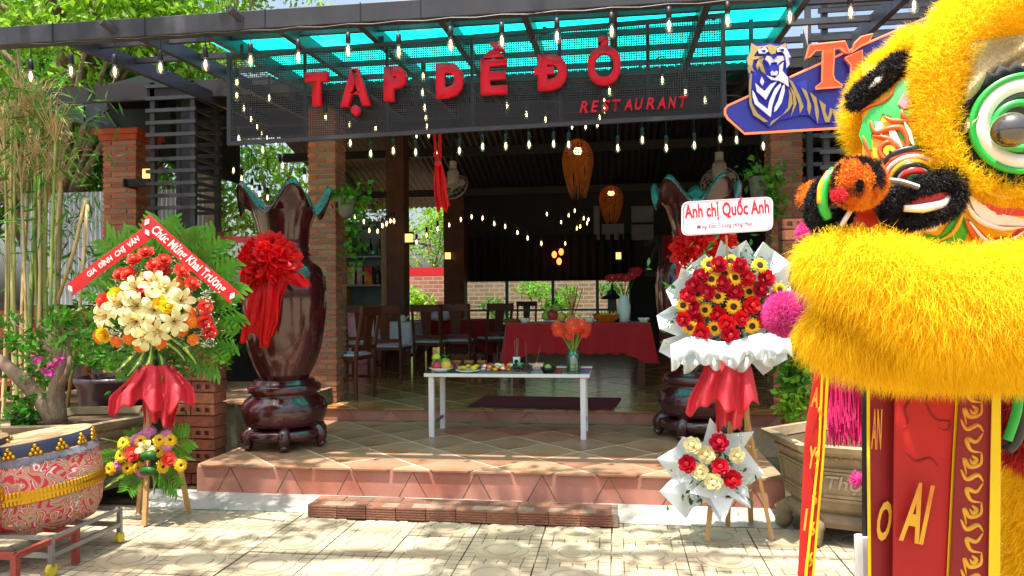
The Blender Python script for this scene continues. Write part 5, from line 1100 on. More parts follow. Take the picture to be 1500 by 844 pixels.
# ---------------------------------------------------------------- sunflower stand
RY = 4.62
rs_ = thing('flower_stand', 'tall flower stand of sunflowers and red roses in white wrapping paper', 'flower stand', (.75, RY+.1, 0))
def rr(px, py, dy=0.): return P(px, py, RY+dy)
wood_leg(rs_, G(1036, 792), rr(1062, 520, .05)); wood_leg(rs_, G(1131, 790), rr(1080, 540, .06), .022); wood_leg(rs_, G(1066, 770), rr(1072, 540, .12)); wood_leg(rs_, G(1100, 765), rr(1092, 560, .12))
def paper(outline, cx, cy, dy, name, fold=.05, mat=m_paper, parent=None, fn=rr):
    """creased wrapping sheet: a fan from the heart of the bouquet to a zigzag outline"""
    b = MB(); n = len(outline); vs = [fn(cx, cy, dy+.03)]; mid = []; end = []
    for i, (x, y) in enumerate(outline):
        z_ = (-fold if i % 2 else fold*.4); mid.append(fn(lerp(cx,x,.55), lerp(cy,y,.55), dy+z_*.4)); end.append(fn(x, y, dy+z_-.03))
    vs += mid+end; fs = []
    for i in range(n-1): fs += [(0,1+i,2+i), (1+i,1+n+i,2+n+i,2+i)]
    b.add(vs, fs); return b.build(name, mat, parent or rs_, solid=.002, smooth=False)
paper([(1012,500),(966,482),(962,462),(985,448),(975,425),(1000,402),(1012,388),(1032,372),(1045,385),(1056,352),(1072,366),(1093,352),(1105,372),(1118,354),(1135,368),(1158,385),(1150,402),(1160,425),(1148,450),(1162,480),(1140,500)], 1075, 445, .1, 'wrapping_sheet')
paper([(1000,500),(972,498),(965,515),(1010,540),(1030,530),(1075,520)], 1065, 470, .08, 'wrapping_sheet'); paper([(1075,520),(1100,530),(1118,550),(1132,540),(1134,510),(1160,490),(1150,470)], 1085, 470, .08, 'wrapping_sheet')
paper([(985,438),(998,392),(1022,408),(1015,430)], 1040, 440, .02, 'wrapping_sheet'); paper([(1128,400),(1160,384),(1150,430)], 1100, 430, .02, 'wrapping_sheet')
def ruffle_band(pts, h, dy, name, k):
    b = MB()
    path = spline([rr(x, y, dy) for x, y in pts], 10); n = len(path); vs = []
    for i, p in enumerate(path):
        w = math.sin(i*k)
        vs += [p+Vector((0,.02*w,.0)), p+Vector((0,-.05+.03*w,-h*.5)), p+Vector((.01*w,-.06+.05*w,-h*(1+.22*math.sin(i*k*.6+1))))]
    b.add(vs, [f for i in range(n-1) for f in ((3*i,3*i+1,3*i+4,3*i+3),(3*i+1,3*i+2,3*i+5,3*i+4))]); return b.build(name, m_paper, rs_, smooth=True, solid=.002)
ruffle_band([(982,505),(1015,492),(1050,500),(1080,498),(1115,488),(1158,492)], .13, -.1, 'paper_ruffle', .8); ruffle_band([(1000,515),(1040,508),(1072,514),(1110,505),(1150,505)], .11, -.04, 'paper_ruffle', .95)
MB().ball(rr(1068, 440, .06), (.22,.07,.19), 14, 10).build('foam_core', M('foam_green', S('2a4420'), .9, .3, 9), rs_, smooth=True)
c2 = rr(1068, 445, .3); face_for[rs_] = lambda p: (Vector(p)-c2)+Vector((0,-.22,0))
def zr(x, y): return (930+x/3.668, 330+y/3.668)
stick([(400,212),(515,195),(670,218),(412,292),(538,283),(482,262),(342,368),(447,383),(612,358),(262,430),(378,455),(530,437),(298,548),(428,552),(628,540),(775,348)], 'sunflower', 'sunflower', rs_, -.07, .9, rr, zr)
stick([(450,220),(560,225),(360,278),(596,290),(697,290),(468,318),(535,362),(290,378),(392,362),(668,350),(625,428),(740,403),(312,440),(445,475),(570,500),(690,505),(268,503),(335,508),(490,520),(360,570),(512,580),(322,330),(560,470)], 'red_rose', 'rose', rs_, -.07, 1.12, rr, zr)
sprigs(rs_, [rr(*zr(rnd(260,760), rnd(210,580)), -.04) for _ in range(60)])
pts = np.array([list(rr(1068+random.gauss(0,38), 442+random.gauss(0,38), rnd(-.03,.06))) for _ in range(700)]); tag(leaves('filler_leaf', pts, m_leaf_dark, rs_, (.03,.07), .4), kind='stuff')
drape(rs_, 'coral_wrap', [(1040,1092,512,.0,.2),(1028,1102,545,-.03,.6),(1010,1108,575,-.06,1),(1004,1112,598,-.08,1.2)], m_coral, 20, .05, RY+.0); drape(rs_, 'coral_wrap', [(1045,1090,540,.02,.2),(1048,1092,590,.0,.6),(1050,1084,625,-.02,.9)], m_coral, 15, .04, RY+.0)
# lower bouquet
paper([(1005,760),(966,720),(985,700),(962,672),(990,655),(1000,640),(1030,648),(1040,612),(1060,636),(1105,632),(1090,655),(1120,695),(1095,712),(1100,745),(1070,730),(1055,765),(1035,735),(1005,748)], 1045, 690, .04, 'wrapping_sheet'); paper([(985,745),(1010,722),(1040,730),(1060,765),(1075,730),(1098,740)], 1045, 690, -.06, 'wrapping_sheet', .03)
c3 = rr(1045, 690, .25); face_for[rs_] = lambda p: (Vector(p)-c3)+Vector((0,-.16,0))
def zq(x, y): return (930+x/2.776, 540+y/2.776)
stick([(340,305),(217,388),(345,398),(393,447)], 'red_rose', 'rose', rs_, -.09, 1.2, rr, zq); stick([(237,315),(290,352),(410,355),(267,420),(320,457)], 'cream_rose', 'rose', rs_, -.09, 1.1, rr, zq)
pts = np.array([list(rr(1045+random.gauss(0,24), 695+random.gauss(0,20), rnd(-.08,-.02))) for _ in range(130)]); tag(leaves('filler_leaf', pts, m_leaf_dark, rs_, (.03,.07), .45), kind='stuff'); sprigs(rs_, [rr(1045+rnd(-50,50), 685+rnd(-40,40), -.06) for _ in range(24)])
# name card
ky = RY-.2; corners = [P(998, 346, ky), P(1132, 338, ky), P(1132, 288, ky), P(998, 296, ky)]
def rounded(cs, r_, n=5):
    out = []
    for i in range(4):
        a, b, c = cs[i-1], cs[i], cs[(i+1)%4]; u, v = (a-b).normalized()*r_, (c-b).normalized()*r_
        for k in range(n+1): t_ = k/n; out.append((b+u)*(1-t_)**2+b*2*t_*(1-t_)+(b+v)*t_**2)
    return out
card = MB().prism(rounded(corners, .045), (0,-.006,0)).build('name_card', M('white_card', S('ece8ee'), .5, .02, 3), rs_)
ctr = sum(corners, Vector())/4; ins = [c+(ctr-c)*.05-Vector((0,.008,0)) for c in corners]; ro = rounded(ins, .04); MB().tube(ro+[ro[0]], .0016, 4).build('card_border', M('card_border_red', S('8a3a44'), .6), card)
m_ctxt = M('card_red_print', S('c02236'), .5, .02, 3); up_ = corners[3]-corners[0]; ex_ = corners[1]-corners[0]; of = Vector((0,-.0085,0))
fit_text('anh', 'card_lettering', m_ctxt, card, corners[0]+ex_*.04+up_*.40+of, corners[0]+ex_*.965+up_*.40+of, up_, .125)
fit_text('mung', 'card_lettering', M('card_fine_print', S('8a4a5c'), .5, .02, 3), card, corners[0]+ex_*.17+up_*.14+of, corners[0]+ex_*.78+up_*.14+of, up_, .042)
MB().tube([P(1064, 345, ky+.01), rr(1066, 400, -.02)], .006, 6).build('card_stick', m_wood_pale, rs_)
random.seed(51)
# ---------------------------------------------------------------- ceremonial drums
def drum_cloth():
    m = M('printed_drum_cloth', S('b5746a'), .6, .1, 6); n = m.node_tree.nodes; L = m.node_tree.links; b = n['Principled BSDF']
    tc = n.new('ShaderNodeTexCoord'); nz = n.new('ShaderNodeTexNoise'); nz.inputs['Scale'].default_value = 13; nz.inputs['Detail'].default_value = .8; nz.inputs['Distortion'].default_value = 1.0; L.new(tc.outputs['Object'], nz.inputs['Vector'])
    cr = n.new('ShaderNodeValToRGB'); cr.color_ramp.interpolation = 'CONSTANT'; e = cr.color_ramp.elements; e[0].position = 0; e[0].color = S('b8303a'); e[1].position = .34; e[1].color = S('a89a72')
    for p, c in ((.40,'c9344a'),(.45,'ddd0c4'),(.475,'b06a5e'),(.52,'b89a48'),(.545,'a8585a'),(.58,'c8bfb4'),(.60,'a08466'),(.66,'c2283a')): k = e.new(p); k.color = S(c)
    L.new(nz.outputs[0], cr.inputs[0]); L.new(cr.outputs[0], b.inputs['Base Color']); return m
m_dc = drum_cloth(); m_nv = M('navy_rim', S('2c3346'), .45, .15, 5); m_skin = M('drum_skin', S('c0a274'), .6, .2, 5)
def drum(label, x, y, z0, tilt):
    t = thing('drum', label, 'drum', (x, y, z0)); r_ = .335; h = .52
    Lc = dict(local=True)
    MB().lathe([(r_*.8,0),(r_*.93,.08),(r_*1.0,.2),(r_*1.01,.28),(r_*.98,.38),(r_*.93,.45)], 64).build('barrel', m_dc, t, smooth=True, **Lc)
    MB().lathe([(r_*.935,.43),(r_*.94,.46),(r_*.92,h-.005),(r_*.9,h)], 64, cap=False).build('rim_band', m_nv, t, smooth=True, **Lc)
    MB().lathe([(r_*.915,h-.004),(r_*.9,h+.004),(.001,h+.006)], 64, cap=False).build('skin', m_skin, t, smooth=True, **Lc)
    MB().lathe([(r_*1.0,.185),(r_*1.02,.19),(r_*1.022,.255),(r_*1.0,.26)], 220, fn=lambda q,z,a,j: (q+(.004 if int(a*220/6.2831+.5)%2 else 0), z), cap=False).build('gold_band', m_gold, t, **Lc)
    MB().lathe([(r_*1.03,.213),(r_*1.036,.222),(r_*1.03,.232)], 64, cap=False).build('gold_cord', m_gold, t, smooth=True, **Lc)
    fr = MB()
    for k in range(420): a = k*2*math.pi/420; c_, s_ = math.cos(a), math.sin(a); w = Vector((-s_,c_,0))*.0035; p = Vector((c_*r_*.95, s_*r_*.95, .437)); e = Vector((c_*r_*(.985+rnd(0,.02)), s_*r_*.985, .437-rnd(.03,.045))); fr.add([p-w,p+w,e+w,e-w], [(0,1,2,3)])
    tag(fr.build('fringe', M('grey_fringe', S('6a6c74'), .9, .3, 30), t, **Lc), kind='stuff')
    sm = MB().ball((0,0,0), (.013,.013,.013), 8, 6).mesh('stud', m_gold, True)
    for k in range(15):
        for row, cnt in enumerate((3,2,1)):
            for j in range(cnt): a = 2*math.pi*k/15+(j-(cnt-1)/2)*.077; put('stud', sm, t, (r_*.935*math.cos(a), r_*.935*math.sin(a), .452+row*.021))
    t.rotation_euler = tilt
    return t
dp = P(66, 700, 3.98); d1 = drum('ceremonial drum in printed red cloth with gold band, on a wheeled steel frame', dp.x, 3.98, .185, (R(2), R(-7), 0))
d2 = copy_tree(d1); p2 = P(-76, 700, 3.62); d2.location = (p2.x, 3.62, .20); d2.rotation_euler = (0, R(-4), 0); d2['label'] = 'second printed drum on a red steel stand, mostly hidden beside the wheeled drum'; WORLD[d2] = Vector(d2.location)
dt = thing('drum_trolley', 'square grey steel trolley on yellow casters under the printed drum', 'trolley', (dp.x, 3.98, 0))
fx0, fx1, fy0, fy1 = dp.x-.3, dp.x+.31, 3.66, 4.22
for a, b in (((fx0,fy0),(fx1,fy0)), ((fx1,fy0),(fx1,fy1)), ((fx1,fy1),(fx0,fy1)), ((fx0,fy1),(fx0,fy0))):
    MB().bar((*a,.11), (*b,.11), .025, .025).build('lower_rail', m_steel, dt); MB().bar((*a,.205), (*b,.205), .02, .02).build('upper_rail', m_steel, dt)
for x in (fx0, fx1):
    for y in (fy0, fy1):
        MB().bar((x,y,.1),(x,y,.215), .024, .024).build('post', m_steel, dt); MB().bar((x,y,.05),(x,y,.1), .03, .02).build('caster_fork', m_steel, dt)
        MB().tube([(x-.012,y,.033),(x+.012,y,.033)], .033, 16).build('caster', M('yellow_wheel', S('c6b32a'), .5), dt, smooth=False)
st = thing('drum_stand', 'rust red steel stand under the second drum', 'stand', (p2.x, 3.62, 0)); m_rr = M('rust_red_paint', S('8c3a30'), .6, .25, 6, .2)
sx = P(29, 800, 3.45).x
for x in (p2.x-.35, sx):
    for y in (3.42, 3.85): MB().bar((x,y,0),(x,y,.2), .032, .032).build('leg', m_rr, st)
for a, b in (((p2.x-.35,3.42),(sx,3.42)), ((p2.x-.35,3.85),(sx,3.85)), ((sx,3.42),(sx,3.85)), ((p2.x-.35,3.42),(p2.x-.35,3.85))): MB().bar((*a,.19),(*b,.19), .03, .03).build('rail', m_rr, st)

# ---------------------------------------------------------------- hexagonal stone planters
def planter(label, x, y, rz, s=1.0, word=False):
    t = thing('stone_planter', label, 'planter', (x, y, 0), rz); L_ = dict(local=True); H = .66*s; R0 = .56*s; hx = lambda r_: r_
    MB().lathe([(.40*s,.20*s),(.44*s,.23*s),(.45*s,.27*s),(.50*s,.52*s),(.52*s,.58*s),(.60*s,.62*s),(.61*s,.655*s),(.54*s,.66*s),(.52*s,.60*s)], 6, cap=False).build('bowl', m_stone, t, **L_)
    MB().lathe([(.52*s,.59*s),(.0005,.60*s)], 6, cap=False).build('soil', m_soil, t, **L_)
    MB().lathe([(.36*s,.10*s),(.44*s,.11*s),(.46*s,.15*s),(.42*s,.19*s),(.40*s,.20*s)], 6).build('plinth', m_stone, t, **L_)
    for k in range(6):
        a = k*math.pi/3; c_, s_ = math.cos(a), math.sin(a)
        MB().tube([(c_*.40*s,s_*.40*s,.14*s),(c_*.46*s,s_*.46*s,.10*s),(c_*.44*s,s_*.44*s,.04*s),(c_*.48*s,s_*.48*s,0.0)], [.06*s,.065*s,.05*s,.06*s], 9).build('foot', m_stone, t, smooth=True, **L_)
        a += math.pi/6; n_ = Vector((math.cos(a), math.sin(a), -.17)).normalized(); tt = Vector((-math.sin(a), math.cos(a), 0)); up = n_.cross(tt)*-1; ap = math.cos(math.pi/6)
        def q(u, v, o=0): z = lerp(.30, .50, v)*s; rr_ = lerp(.455, .495, v)*s*ap; return Vector((math.cos(a),math.sin(a),0))*(rr_+o)+tt*u*s+Vector((0,0,z))
        pf = MB()
        for A, B in (((-.19,0),(.19,0)), ((.19,0),(.19,1)), ((.19,1),(-.19,1)), ((-.19,1),(-.19,0)), ((-.16,.12),(.16,.12)), ((-.16,.88),(.16,.88))): pf.bar(q(*A,.008), q(*B,.008), .018*s, .018*s, n_)
        pn = pf.build('carved_panel', m_stone, t, **L_)
        if word and k == 4:
            me = TEXT['tho'].copy(); me.materials.clear(); me.materials.append(M('worn_relief', S('a09680'), .8, .2, 6)); xs = [v.co.x for v in me.vertices]; ys = [v.co.y for v in me.vertices]
            for v in me.vertices: v.co = q(-.15+.21*(v.co.x-min(xs))/(max(xs)-min(xs)), .22+.56*(v.co.y-min(ys))/(max(ys)-min(ys)), .012)
            put('relief_character', me, pn)
        for kk in range(7): pass
        b = MB()
        for kk in range(8): u = -.2+.4*kk/7; b.ball(q(u, 1.36, .012), (.026*s,.018*s,.014*s), 7, 5)
        b.build('carved_frieze', m_stone, t, **L_)
    return t
plx = P(118, 640, 5.15).x
planter('grey hexagonal stone planter with a bougainvillea bonsai behind the drum', plx, 5.15, R(12), .95)
prx = P(1262, 680, 4.9).x
planter('brown hexagonal stone planter with a carved character beside the lion banner', prx-.03, 4.95, R(-19), .93, True)
# bougainvillea bonsai
bz = thing('bonsai_tree', 'bougainvillea bonsai with a thick bare forked trunk and pink blossoms', 'bonsai', (plx, 5.15, .57)); Yb = 5.0
b0 = P(84, 612, Yb)
MB().tube(spline([b0-Vector((0,0,.04)), P(60,585,Yb), P(30,555,Yb-.02), P(0,528,Yb), P(-30,505,Yb)], 4), [.075-.0028*i for i in range(17)], 9).build('trunk', m_bark, bz, smooth=True)
MB().tube(spline([b0-Vector((0,0,.04)), P(82,575,Yb), P(90,548,Yb), P(98,522,Yb+.02), P(104,480,Yb)], 4), [.07-.003*i for i in range(17)], 9).build('trunk', m_bark, bz, smooth=True)
MB().tube(spline([P(82,570,Yb), P(96,552,Yb-.03), P(102,528,Yb-.03), P(95,500,Yb)], 4), [.03-.0016*i for i in range(13)], 8).build('branch', m_bark, bz, smooth=True)
tw = MB(); cs = []
for px, py in ((10,470),(25,500),(60,480),(78,505),(95,465),(80,460),(60,540),(75,555),(15,540),(45,500),(100,500),(108,478),(5,500),(55,520)):
    e = P(px, py, Yb+rnd(-.1,.15)); tw.tube([P(90,520,Yb), P((px+90)/2, (py+520)/2-6, Yb), e], [.008,.006,.003], 5, False); cs.append(np.array(e))
tw.build('twig', m_bark, bz)
leaves('foliage', clumps(cs, [.11]*len(cs), 3600, 61), m_leaf, bz, (.035,.075), .6, seed=61)
pk = np.array([list(P(px+rnd(-5,5), py+rnd(-4,4), Yb-.12)) for px, py in ((55,525),(70,538),(78,532),(88,525),(72,545)) for _ in range(9)]); leaves('blossom', pk, M('bougainvillea_pink', S('c93a9a'), .6, .2, 9, trans=.3), bz, (.03,.045), .9)
pt = thing('garden_pot', 'round dark purple pot with ferns behind the lily stand', 'pot', (P(168,560,5.95).x, 5.95, 0)); q = WORLD[pt]
MB().lathe([(.17,0),(.2,.1),(.26,.45),(.29,.75),(.32,.8),(.32,.84),(.28,.84),(.26,.76)], 28, (q.x,q.y,0), cap=False).build('pot_wall', M('purple_glaze', S('3f2630'), .35, .2, 5, coat=.3), pt, smooth=True); MB().lathe([(.27,.78),(.0005,.8)], 20, (q.x,q.y,0), cap=False).build('soil', m_soil, pt)
pts = np.array([[q.x+random.gauss(0,.2), q.y+random.gauss(0,.12), .95+abs(random.gauss(0,.2))] for _ in range(700)]); leaves('fern_foliage', pts, m_leaf, pt, (.06,.12), .4, .1)
for label, px, py, Y, n_, sp in (('low green seedlings in the soil of the bonsai planter', 35, 600, 4.95, 160, .14), ('leafy vine on the brick pier beside the lion costume', 1165, 545, 6.4, 260, .13), ('green and white creeper low on the hollow brick pier', 1162, 590, 6.35, 200, .1)):
    p = P(px, py, Y); t = thing('small_plant', label, 'plant', p); st_ = MB()
    for k in range(9): st_.tube([p-Vector((0,0,.12)), p+Vector((rnd(-sp,sp), rnd(-.05,.05), rnd(-.08,.12)))], [.006,.003], 5, False)
    st_.build('stem', m_leaf_dark, t); leaves('foliage', np.array(p)+rng.normal(size=(n_,3))*np.array([sp*.6,.06,.1]), m_leaf if n_ != 200 else m_leaf_light, t, (.05,.09), .6, .2)
for lab, px, py, Y, pr_ in (('hanging pot of ivy on the brick pillar beside the vase', 508, 300, 7.5, (40,)), ('hanging stone pot of ivy on the pillar above the name card', 1112, 272, 7.4, (30,))):
    p = P(px, py, Y); t = thing('hanging_pot', lab, 'hanging plant', p); MB().lathe([(.05,-.14),(.08,-.1),(.1,.06),(.11,.08),(.09,.08)], 18, tuple(p)).build('pot_wall', M('grey_pot', S('7d746c'), .8, .3, 9, .4), t, smooth=True); MB().tube([p+Vector((0,0,.05)), p+Vector((0,.1,.35))], .005, 5).build('hook', m_blacker, t)
    c_ = np.concatenate([np.array(p)+rng.normal(size=(110,3))*np.array([.13,.08,.07])+np.array([.05,-.05,.1]), np.array(p)+np.stack([rng.normal(.1,.06,120), rng.normal(-.04,.04,120), -rng.uniform(0,.75 if px < 600 else .3,120)],1)]); leaves('ivy', c_, m_leaf, t, (.05,.085), .8, .6)
random.seed(61)
# ---------------------------------------------------------------- lion dance costume
lion = thing('lion_costume', 'yellow furry lion dance costume with a huge painted eye and red banners', 'lion costume', (1.05, 2.05, 0))
def head(px, py): return 2.02 - .27*math.sqrt(max(0, 1-((px-1460)/270)**2-((py-250)/270)**2))
def onhead(px, py, off=0.): return D(px, py, head(px, py)-off)
def fur(name, src, n, length, comb, width, mat, stick=.7, wild=.35, seed=0, parent=None):
    """mesh strands grown on the faces of a builder's surface"""
    r = np.random.default_rng(seed); V = np.array(src.v, float); tri = []
    for f in src.f:
        for k in range(1, len(f)-1): tri.append((f[0], f[k], f[k+1]))
    T = np.array(tri); a, b, c = V[T[:,0]], V[T[:,1]], V[T[:,2]]; nn = np.cross(b-a, c-a); ar = np.linalg.norm(nn, axis=1); ok = ar > 1e-10; a, b, c, nn, ar = a[ok], b[ok], c[ok], nn[ok], ar[ok]
    i = r.choice(len(ar), n, p=ar/ar.sum()); u = np.sqrt(r.random(n)); v = r.random(n); p = a[i]*(1-u)[:,None]+b[i]*(u*(1-v))[:,None]+c[i]*(u*v)[:,None]; N = nn[i]/ar[i][:,None]
    cen = V.mean(0); d1_ = N*stick+np.asarray(comb)*.5+r.normal(size=(n,3))*wild*.5; d1_ /= np.linalg.norm(d1_,axis=1)[:,None]; d2_ = N*stick*.45+np.asarray(comb)+r.normal(size=(n,3))*wild; d2_ /= np.linalg.norm(d2_,axis=1)[:,None]
    L_ = (r.uniform(.6,1.15,n)*length)[:,None]; s = np.cross(d1_, r.normal(size=(n,3))); s /= np.linalg.norm(s,axis=1)[:,None]; s *= width/2
    m = p+d1_*L_*.5; e = m+d2_*L_*.5; vv = np.stack([p-s, p+s, m-s*.8, m+s*.8, e], 1).reshape(-1,3)-np.array(WORLD[parent or lion]); k = np.arange(n)*5
    me = bpy.data.meshes.new(name); me.from_pydata(vv.tolist(), [], [tuple(x) for x in np.stack([k,k+1,k+3,k+2],1).tolist()]+[tuple(x) for x in np.stack([k+2,k+3,k+4],1).tolist()]); me.materials.append(mat); me.update()
    return tag(put(name, me, parent or lion), kind='stuff')
def fur_tube(name, path, mat, n, length, comb, width=.003, stick=.7, wild=.35, rings=5, sides=14, seed=1, squash=None):
    """path: (px, py, radius px, distance)"""
    c = spline([D(x, y, d_) for x, y, r_, d_ in path], rings); rad = []
    for i in range(len(path)-1):
        for k in range(rings): t_ = k/rings; rad.append(lerp(path[i][2]*path[i][3], path[i+1][2]*path[i+1][3], t_)/FPX)
    rad.append(path[-1][2]*path[-1][3]/FPX); b = MB().tube(c, rad, sides); cen = sum(c, Vector())/len(c)
    # faces must look outward
    o = b.build(name, mat, lion, smooth=True); f0 = b.f[0]; q = [Vector(b.v[i]) for i in f0]; nrm = (q[1]-q[0]).cross(q[2]-q[0]); ctr = sum(q, Vector())/4
    if nrm.dot(ctr-c[0]) < 0: b.f = [f[::-1] for f in b.f]
    fur(name.replace('_body', '')+'_fur', b, n, length, comb, width, mat, stick, wild, seed, o); return o
m_yf = M('yellow_fur', S('ffd91f'), .8, .08, 9, island=.1, trans=.5); m_bf = M('black_fur', S('17161a'), .7, .2, 9, island=.3); m_pf = M('pink_fur', S('e0479c'), .75, .15, 9, island=.2, trans=.2)
def stripe_fur():
    m = M('tiger_stripe_fur', S('d4691c'), .8, .1, 9); n = m.node_tree.nodes; L = m.node_tree.links; tc = n.new('ShaderNodeTexCoord'); nz = n.new('ShaderNodeTexNoise'); nz.inputs['Scale'].default_value = 13; nz.inputs['Detail'].default_value = 1; nz.inputs['Distortion'].default_value = .6
    mp = n.new('ShaderNodeMapping'); mp.inputs['Scale'].default_value = (1.6,1.6,.7); L.new(tc.outputs['Object'], mp.inputs[0]); L.new(mp.outputs[0], nz.inputs['Vector']); cr = n.new('ShaderNodeValToRGB'); cr.color_ramp.interpolation = 'CONSTANT'; e = cr.color_ramp.elements; e[0].color = S('141216'); e[1].position = .49; e[1].color = S('e57a1a'); k = e.new(.6); k.color = S('ee9a28'); L.new(nz.outputs[0], cr.inputs[0]); L.new(cr.outputs[0], n['Principled BSDF'].inputs['Base Color']); return m
m_sf = stripe_fur()
m_py = M('face_yellow', S('f0b41c'), .35, .06, 3, coat=.4); m_pg = M('face_green', S('1fae3c'), .35, .1, 5, coat=.4); m_po = M('face_orange', S('e2561c'), .35, .1, 5, coat=.4); m_pw = M('face_white', S('ece4da'), .35, .03, 5, coat=.4); m_pr = M('face_red', S('cf2a22'), .35, .1, 5, coat=.4); m_pk = M('face_black', S('1a1416'), .35, .1, 5, coat=.4); m_pp = M('face_pink', S('dd6a72'), .35, .1, 5, coat=.4)
# painted papier-mache shell
MB().grid(lambda u, v: tuple(onhead(lerp(1264,1640,u), lerp(96,440,v))), 44, 40).build('head_shell', m_py, lion, smooth=True, solid=.01)
shell = [o for o in lion.children if o.name.startswith('head_shell')][0]
def za(x, y): return (1150+x/2.814, y/2.814)
def zb_(x, y): return (1150+x/2.483, 200+y/2.483)
def zc(x, y): return (1130+x/2.454, 500+y/2.454)
def paint(name, pts, zf, mat, off=.007, parent=None):
    """raised painted shape following the curve of the head"""
    q = [zf(*p) for p in pts]; bm = bmesh.new(); vs = [bm.verts.new((x, y, 0)) for x, y in q]; es = [bm.edges.new((vs[i-1], vs[i])) for i in range(len(vs))]
    bmesh.ops.triangle_fill(bm, edges=es, use_beauty=True)
    bmesh.ops.subdivide_edges(bm, edges=bm.edges[:], cuts=2, use_grid_fill=True); bmesh.ops.triangulate(bm, faces=bm.faces[:])
    b = MB(); bm.verts.index_update(); b.add([onhead(v.co.x, v.co.y, off) for v in bm.verts], [tuple(v.index for v in f.verts) for f in bm.faces]); bm.free()
    return b.build(name, mat, parent or shell, solid=.004)
def line(name, pts, zf, mat, w, off=.012, tap=True):
    """painted stroke as a thin raised bead"""
    c = spline([onhead(*zf(*p), off) for p in pts], 5); n = len(c); return MB().tube(c, [w*(math.sin(math.pi*(.12+.8*i/(n-1))) if tap else 1) for i in range(n)], 6).build(name, mat, shell, smooth=True)
paint('green_patch', [(470,340),(505,325),(530,345),(520,380),(490,400),(520,450),(505,520),(560,610),(650,690),(640,700),(540,640),(470,560),(440,480),(400,470),(380,520),(355,560),(360,620),(330,610),(305,560),(320,500),(360,440),(420,420)], za, m_pg)
for pts in ([(370,500),(400,505),(400,560),(375,540)], [(425,530),(455,540),(490,620),(470,640),(440,590)], [(490,500),(520,540),(535,610),(505,570)]): paint('white_flame', pts, za, m_pw, .012)
paint('pink_patch', [(465,430),(490,385),(520,392),(525,440),(490,450)], za, m_pp, .012)
for pts, w in (([(350,500),(375,545),(430,530),(480,530),(505,580),(500,630)], .008), ([(405,480),(450,500),(525,495)], .006), ([(360,560),(420,570),(450,600),(455,640)], .007), ([(605,640),(612,600),(630,560)], .009), ([(480,450),(490,480),(530,505)], .006), ([(320,560),(335,600),(350,640)], .004)): line('orange_flame', pts, za, m_po, w)
line('orange_curl', [(430+40*math.cos(t_*.5), 622+36*math.sin(t_*.5)) for t_ in range(0, 13)], za, m_po, .006, tap=False)
paint('curl_heart', [(430+26*math.cos(t_*.7), 622+24*math.sin(t_*.7)) for t_ in range(9)], za, m_py, .014); line('curl_pupil', [(428,624),(434,626),(438,628)], za, m_pk, .004, .018)
arc = lambda r_: [(535+r_*1.15*math.cos(R(a)), 750-r_*.95*math.sin(R(a))) for a in (170,150,125,100,75,50,30)]
for r_, m_, w in ((142,m_pk,.011),(124,m_po,.008),(112,m_pw,.008),(97,m_po,.005),(88,m_py,.009),(74,m_pk,.010),(61,m_pw,.007),(47,m_pr,.013),(28,m_pg,.009)): line('painted_stripe', arc(r_), za, m_, w, .01)
# cheek and lip paint
paint('green_lip', [(500,350),(560,365),(610,300),(625,215),(655,195),(668,215),(640,260),(668,345),(640,405),(560,440),(505,430)], zb_, m_pg)
line('yellow_lip_line', [(550,385),(610,350),(640,290),(636,240)], zb_, m_py, .006); line('white_lip_edge', [(500,442),(550,465),(610,445),(690,402),(750,425)], zb_, m_pw, .010); line('red_lip_edge', [(530,468),(590,470),(640,440)], zb_, m_pr, .005)
for pts, m_ in (([(660,205),(760,275),(869,300),(869,325),(740,320),(690,275)], m_pw), ([(690,228),(780,262),(869,262),(869,290),(770,285)], m_pr), ([(720,200),(869,200),(869,222),(780,225)], m_po), ([(665,300),(740,372),(820,362),(869,325),(869,345),(830,385),(740,395)], m_pr), ([(660,330),(740,395),(830,388),(820,400),(730,405)], m_pw)): paint('cheek_band', pts, zb_, m_, .008)
for pts, m_, w in (([(650,235),(700,300),(780,335),(869,330)], m_pw, .007), ([(670,310),(740,385),(825,375),(869,345)], m_pw, .006), ([(735,205),(800,220),(869,215)], m_pw, .006), ([(655,300),(690,370),(740,420)], m_po, .006)): line('cheek_line', pts, zb_, m_, w, .016)
# muzzle
def mz(x, y, d_): px, py = zb_(x, y); return D(px, py, d_)
b = MB(); b.grid(lambda u, v: tuple(D(lerp(1232,1322,u), lerp(252,342,v)+18*(u-.5)*(v-.5), 1.86-.07*math.sin(u*math.pi)*math.sin(v*math.pi))), 16, 14); b.build('muzzle', m_pr, lion, smooth=True, solid=.02)
fur_tube('black_lip_body', [(1308,326,9,1.77),(1303,300,10,1.76),(1322,283,10,1.75),(1360,270,10,1.74),(1394,262,11,1.74),(1399,288,11,1.74),(1385,308,10,1.74),(1350,318,11,1.75),(1322,326,9,1.76)], m_bf, 8000, .022, (0,-.15,-.3), .0024, .9, .5, seed=2)
MB().add([mz(430,225,1.745), mz(600,200,1.735), mz(600,225,1.735), mz(580,250,1.735), mz(435,268,1.745)], [(0,1,2,3,4)]).build('red_mouth', m_pr, lion, solid=.01); MB().tube([mz(432,262,1.73), mz(500,262,1.725), mz(570,248,1.725), mz(598,222,1.73)], [.008,.011,.011,.007], 8).build('white_tooth_edge', m_pw, lion, smooth=True)
MB().tube([mz(470,340,1.76), mz(540,330,1.75), mz(590,290,1.75)], [.008,.012,.006], 8).build('white_tooth_edge', m_pw, lion, smooth=True)
sp_ = [mz(360,158,1.70), mz(420,165,1.71), mz(485,185,1.72)]; pth = spline(sp_, 20); MB().tube(pth, [.0075 if i % 2 else .0055 for i in range(len(pth))], 8).build('metal_spring', m_steel, lion)
